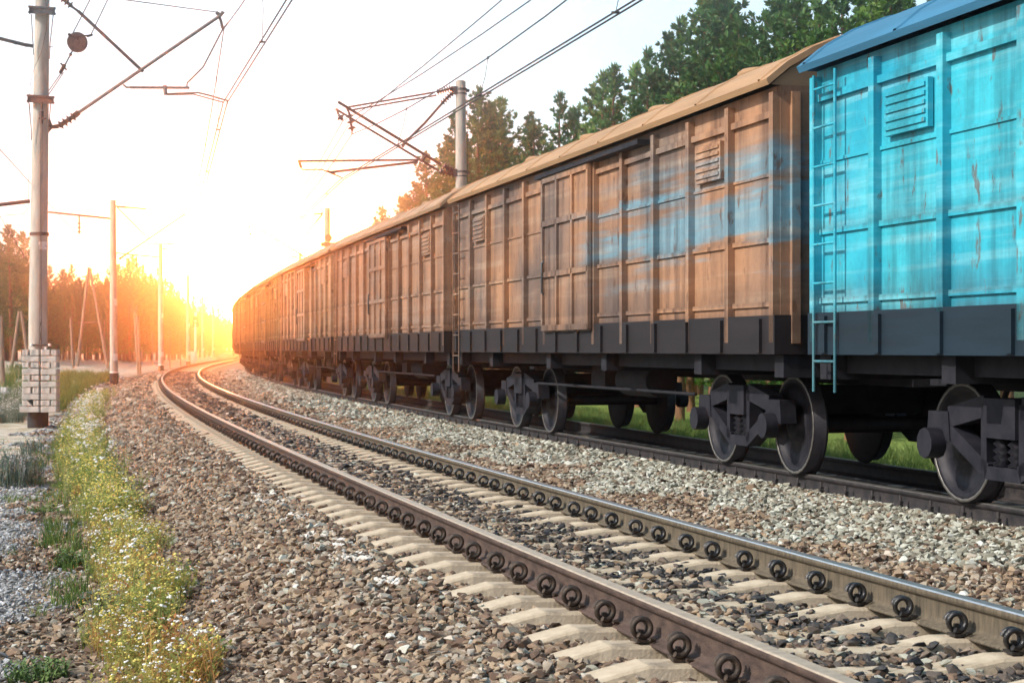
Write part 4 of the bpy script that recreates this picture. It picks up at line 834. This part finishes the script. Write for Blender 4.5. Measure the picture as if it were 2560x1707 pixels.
def put_pine(v, X, Y, z, h, label, group):
    root, H = VAR[v]
    o = root if not root['used'] else copy_tree(root)
    root['used'] = 1; o.location = (X, Y, z); k = h/H; o.scale = (k*random.uniform(.9, 1.15), k*random.uniform(.9, 1.15), k); o.rotation_euler = (random.uniform(-.03, .03), random.uniform(-.03, .03), random.uniform(0, 6.28))
    tag(o, label, 'pine tree', group)
kinds = ['full rounded', 'broad bushy', 'slim pointed', 'ragged', 'short dense', 'thin open', 'wide spreading']
# right of the train: trees whose tips form the skyline
TIPS = [(1000, 505, 150, 2), (1045, 470, 140, 1), (1085, 395, 118, 3), (1105, 372, 112, 4), (1192, 238, 98, 1), (1150, 300, 104, 3), (1225, 275, 102, 6), (1256, 262, 104, 0), (1305, 300, 100, 3), (1389, 250, 92, 2), (1345, 320, 94, 1), (1468, 232, 90, 3),
        (1495, 205, 88, 2), (1522, 186, 86, 2), (1555, 200, 88, 5), (1582, 178, 86, 2), (1612, 146, 84, 5), (1640, 190, 84, 1), (1690, 110, 80, 3), (1742, 12, 76, 0), (1715, 70, 79, 3), (1785, 20, 76, 4), (1815, -10, 74, 1), (1850, 40, 73, 3), (1880, 60, 72, 6),
        (1925, -5, 70, 1), (1960, 10, 70, 3), (2010, 0, 67, 1), (2060, 5, 66, 6), (2110, -30, 64, 3), (2170, -70, 62, 1), (2240, -90, 60, 6), (2320, -120, 58, 3), (2420, -140, 56, 1), (2520, -160, 54, 3),
        (930, 562, 165, 2), (965, 530, 160, 3), (1020, 500, 146, 4), (1420, 290, 93, 4), (700, 705, 235, 3), (660, 726, 260, 1), (606, 752, 290, 2), (760, 680, 210, 4), (820, 640, 195, 1), (880, 600, 180, 3)]
for i, (px, py, Y, v) in enumerate(TIPS):
    p = at(px, py, Y); z = gz(p.x, p.y); put_pine(v, p.x, p.y, z-.2, p.z-z+.3, '%s pine behind the train, %s tree tip from the left along the skyline' % (kinds[v], ordn(sorted(t[0] for t in TIPS).index(px)+1)), 'pines behind the train')
k = 0
for row in range(2):
    s_ = 20+row*4
    while s_ < 250 and k < 62:
        d = DM2+12+row*6+random.uniform(-2, 2)+max(0, (s_-60))*.03; X, Y, T = pos(s_, d); k += 1
        h = random.uniform(8.5, 11.5)*(1+.0*row); v = random.choice([0, 1, 3, 4, 6])
        put_pine(v, float(X), float(Y), float(ground(s_, d))-.2, h, '%s lower pine, %s filling row behind the train, %s from the near end' % (kinds[v], 'first' if row == 0 else 'second', ordn(k)), 'pines behind the train')
        s_ += random.uniform(4.5, 7.5)*(1+max(0, s_-80)/120)
# left forest
LT = [(-70, 600, 150, 6), (-20, 640, 150, 1), (30, 572, 140, 1), (8, 615, 150, 3), (60, 590, 150, 4), (125, 672, 170, 3), (150, 680, 172, 1), (172, 690, 176, 4), (185, 668, 180, 2), (200, 700, 180, 1), (222, 678, 182, 0), (245, 690, 184, 3), (262, 698, 186, 4), (285, 662, 184, 1), (300, 668, 186, 3),
      (318, 652, 188, 0), (335, 645, 190, 6), (350, 668, 196, 3), (372, 690, 202, 1), (392, 676, 206, 2), (410, 700, 214, 3), (430, 715, 224, 6), (446, 728, 236, 1), (462, 745, 246, 3), (480, 742, 262, 0), (498, 752, 280, 3), (514, 760, 300, 1), (530, 764, 320, 3), (545, 772, 345, 1), (560, 778, 370, 4), (574, 790, 400, 3), (583, 806, 430, 4), (100, 650, 165, 3), (-110, 620, 150, 3)]
for i, (px, py, Y, v) in enumerate(LT):
    p = at(px, py, Y); z = gz(p.x, p.y); put_pine(v, p.x, p.y, z-.2, p.z-z+.3, '%s pine in the left forest edge, %s tree tip counted from the left' % (kinds[v], ordn(sorted(t[0] for t in LT).index(px)+1)), 'pines of the left forest edge')
k = 0
for row in range(3):
    px = -120+row*11
    while px < 600:
        Y = float(np.interp(px, [-120, 0, 200, 330, 430, 500, 560, 600], [140, 145, 170, 185, 220, 275, 360, 430]))*(1+.04*row)+random.uniform(-3, 3)
        tip = float(np.interp(px, [-120, 30, 120, 250, 335, 400, 470, 530, 575, 600], [650, 640, 710, 715, 690, 720, 765, 785, 805, 815]))+random.uniform(-8, 20); v = random.choice([0, 1, 3, 4, 6]); k += 1
        p = at(px, tip, Y); z = gz(p.x, p.y); put_pine(v, p.x, p.y, z-.2, p.z-z+.2, '%s pine inside the left forest, %s of the %s row from the left' % (kinds[v], ordn(k), ['front', 'middle', 'back'][row]), 'pines inside the left forest')
        px += random.uniform(17, 27)*145/Y
    k = 0

# ------------------------------------------------------------------ haze
hz = MB(); hz.box(-420, 320, -60, 620, -2.6, 24); hm = bpy.data.materials.new('haze'); hm.use_nodes = True; t = hm.node_tree; t.nodes.clear()
pv = N(t, 'ShaderNodeVolumePrincipled'); pv.inputs['Color'].default_value = (.98, .97, .95, 1); pv.inputs['Density'].default_value = .0017; pv.inputs['Anisotropy'].default_value = .955
ou = N(t, 'ShaderNodeOutputMaterial'); t.links.new(pv.outputs[0], ou.inputs['Volume'])
ho = hz.build('haze', hm); tag(ho, kind='stuff')
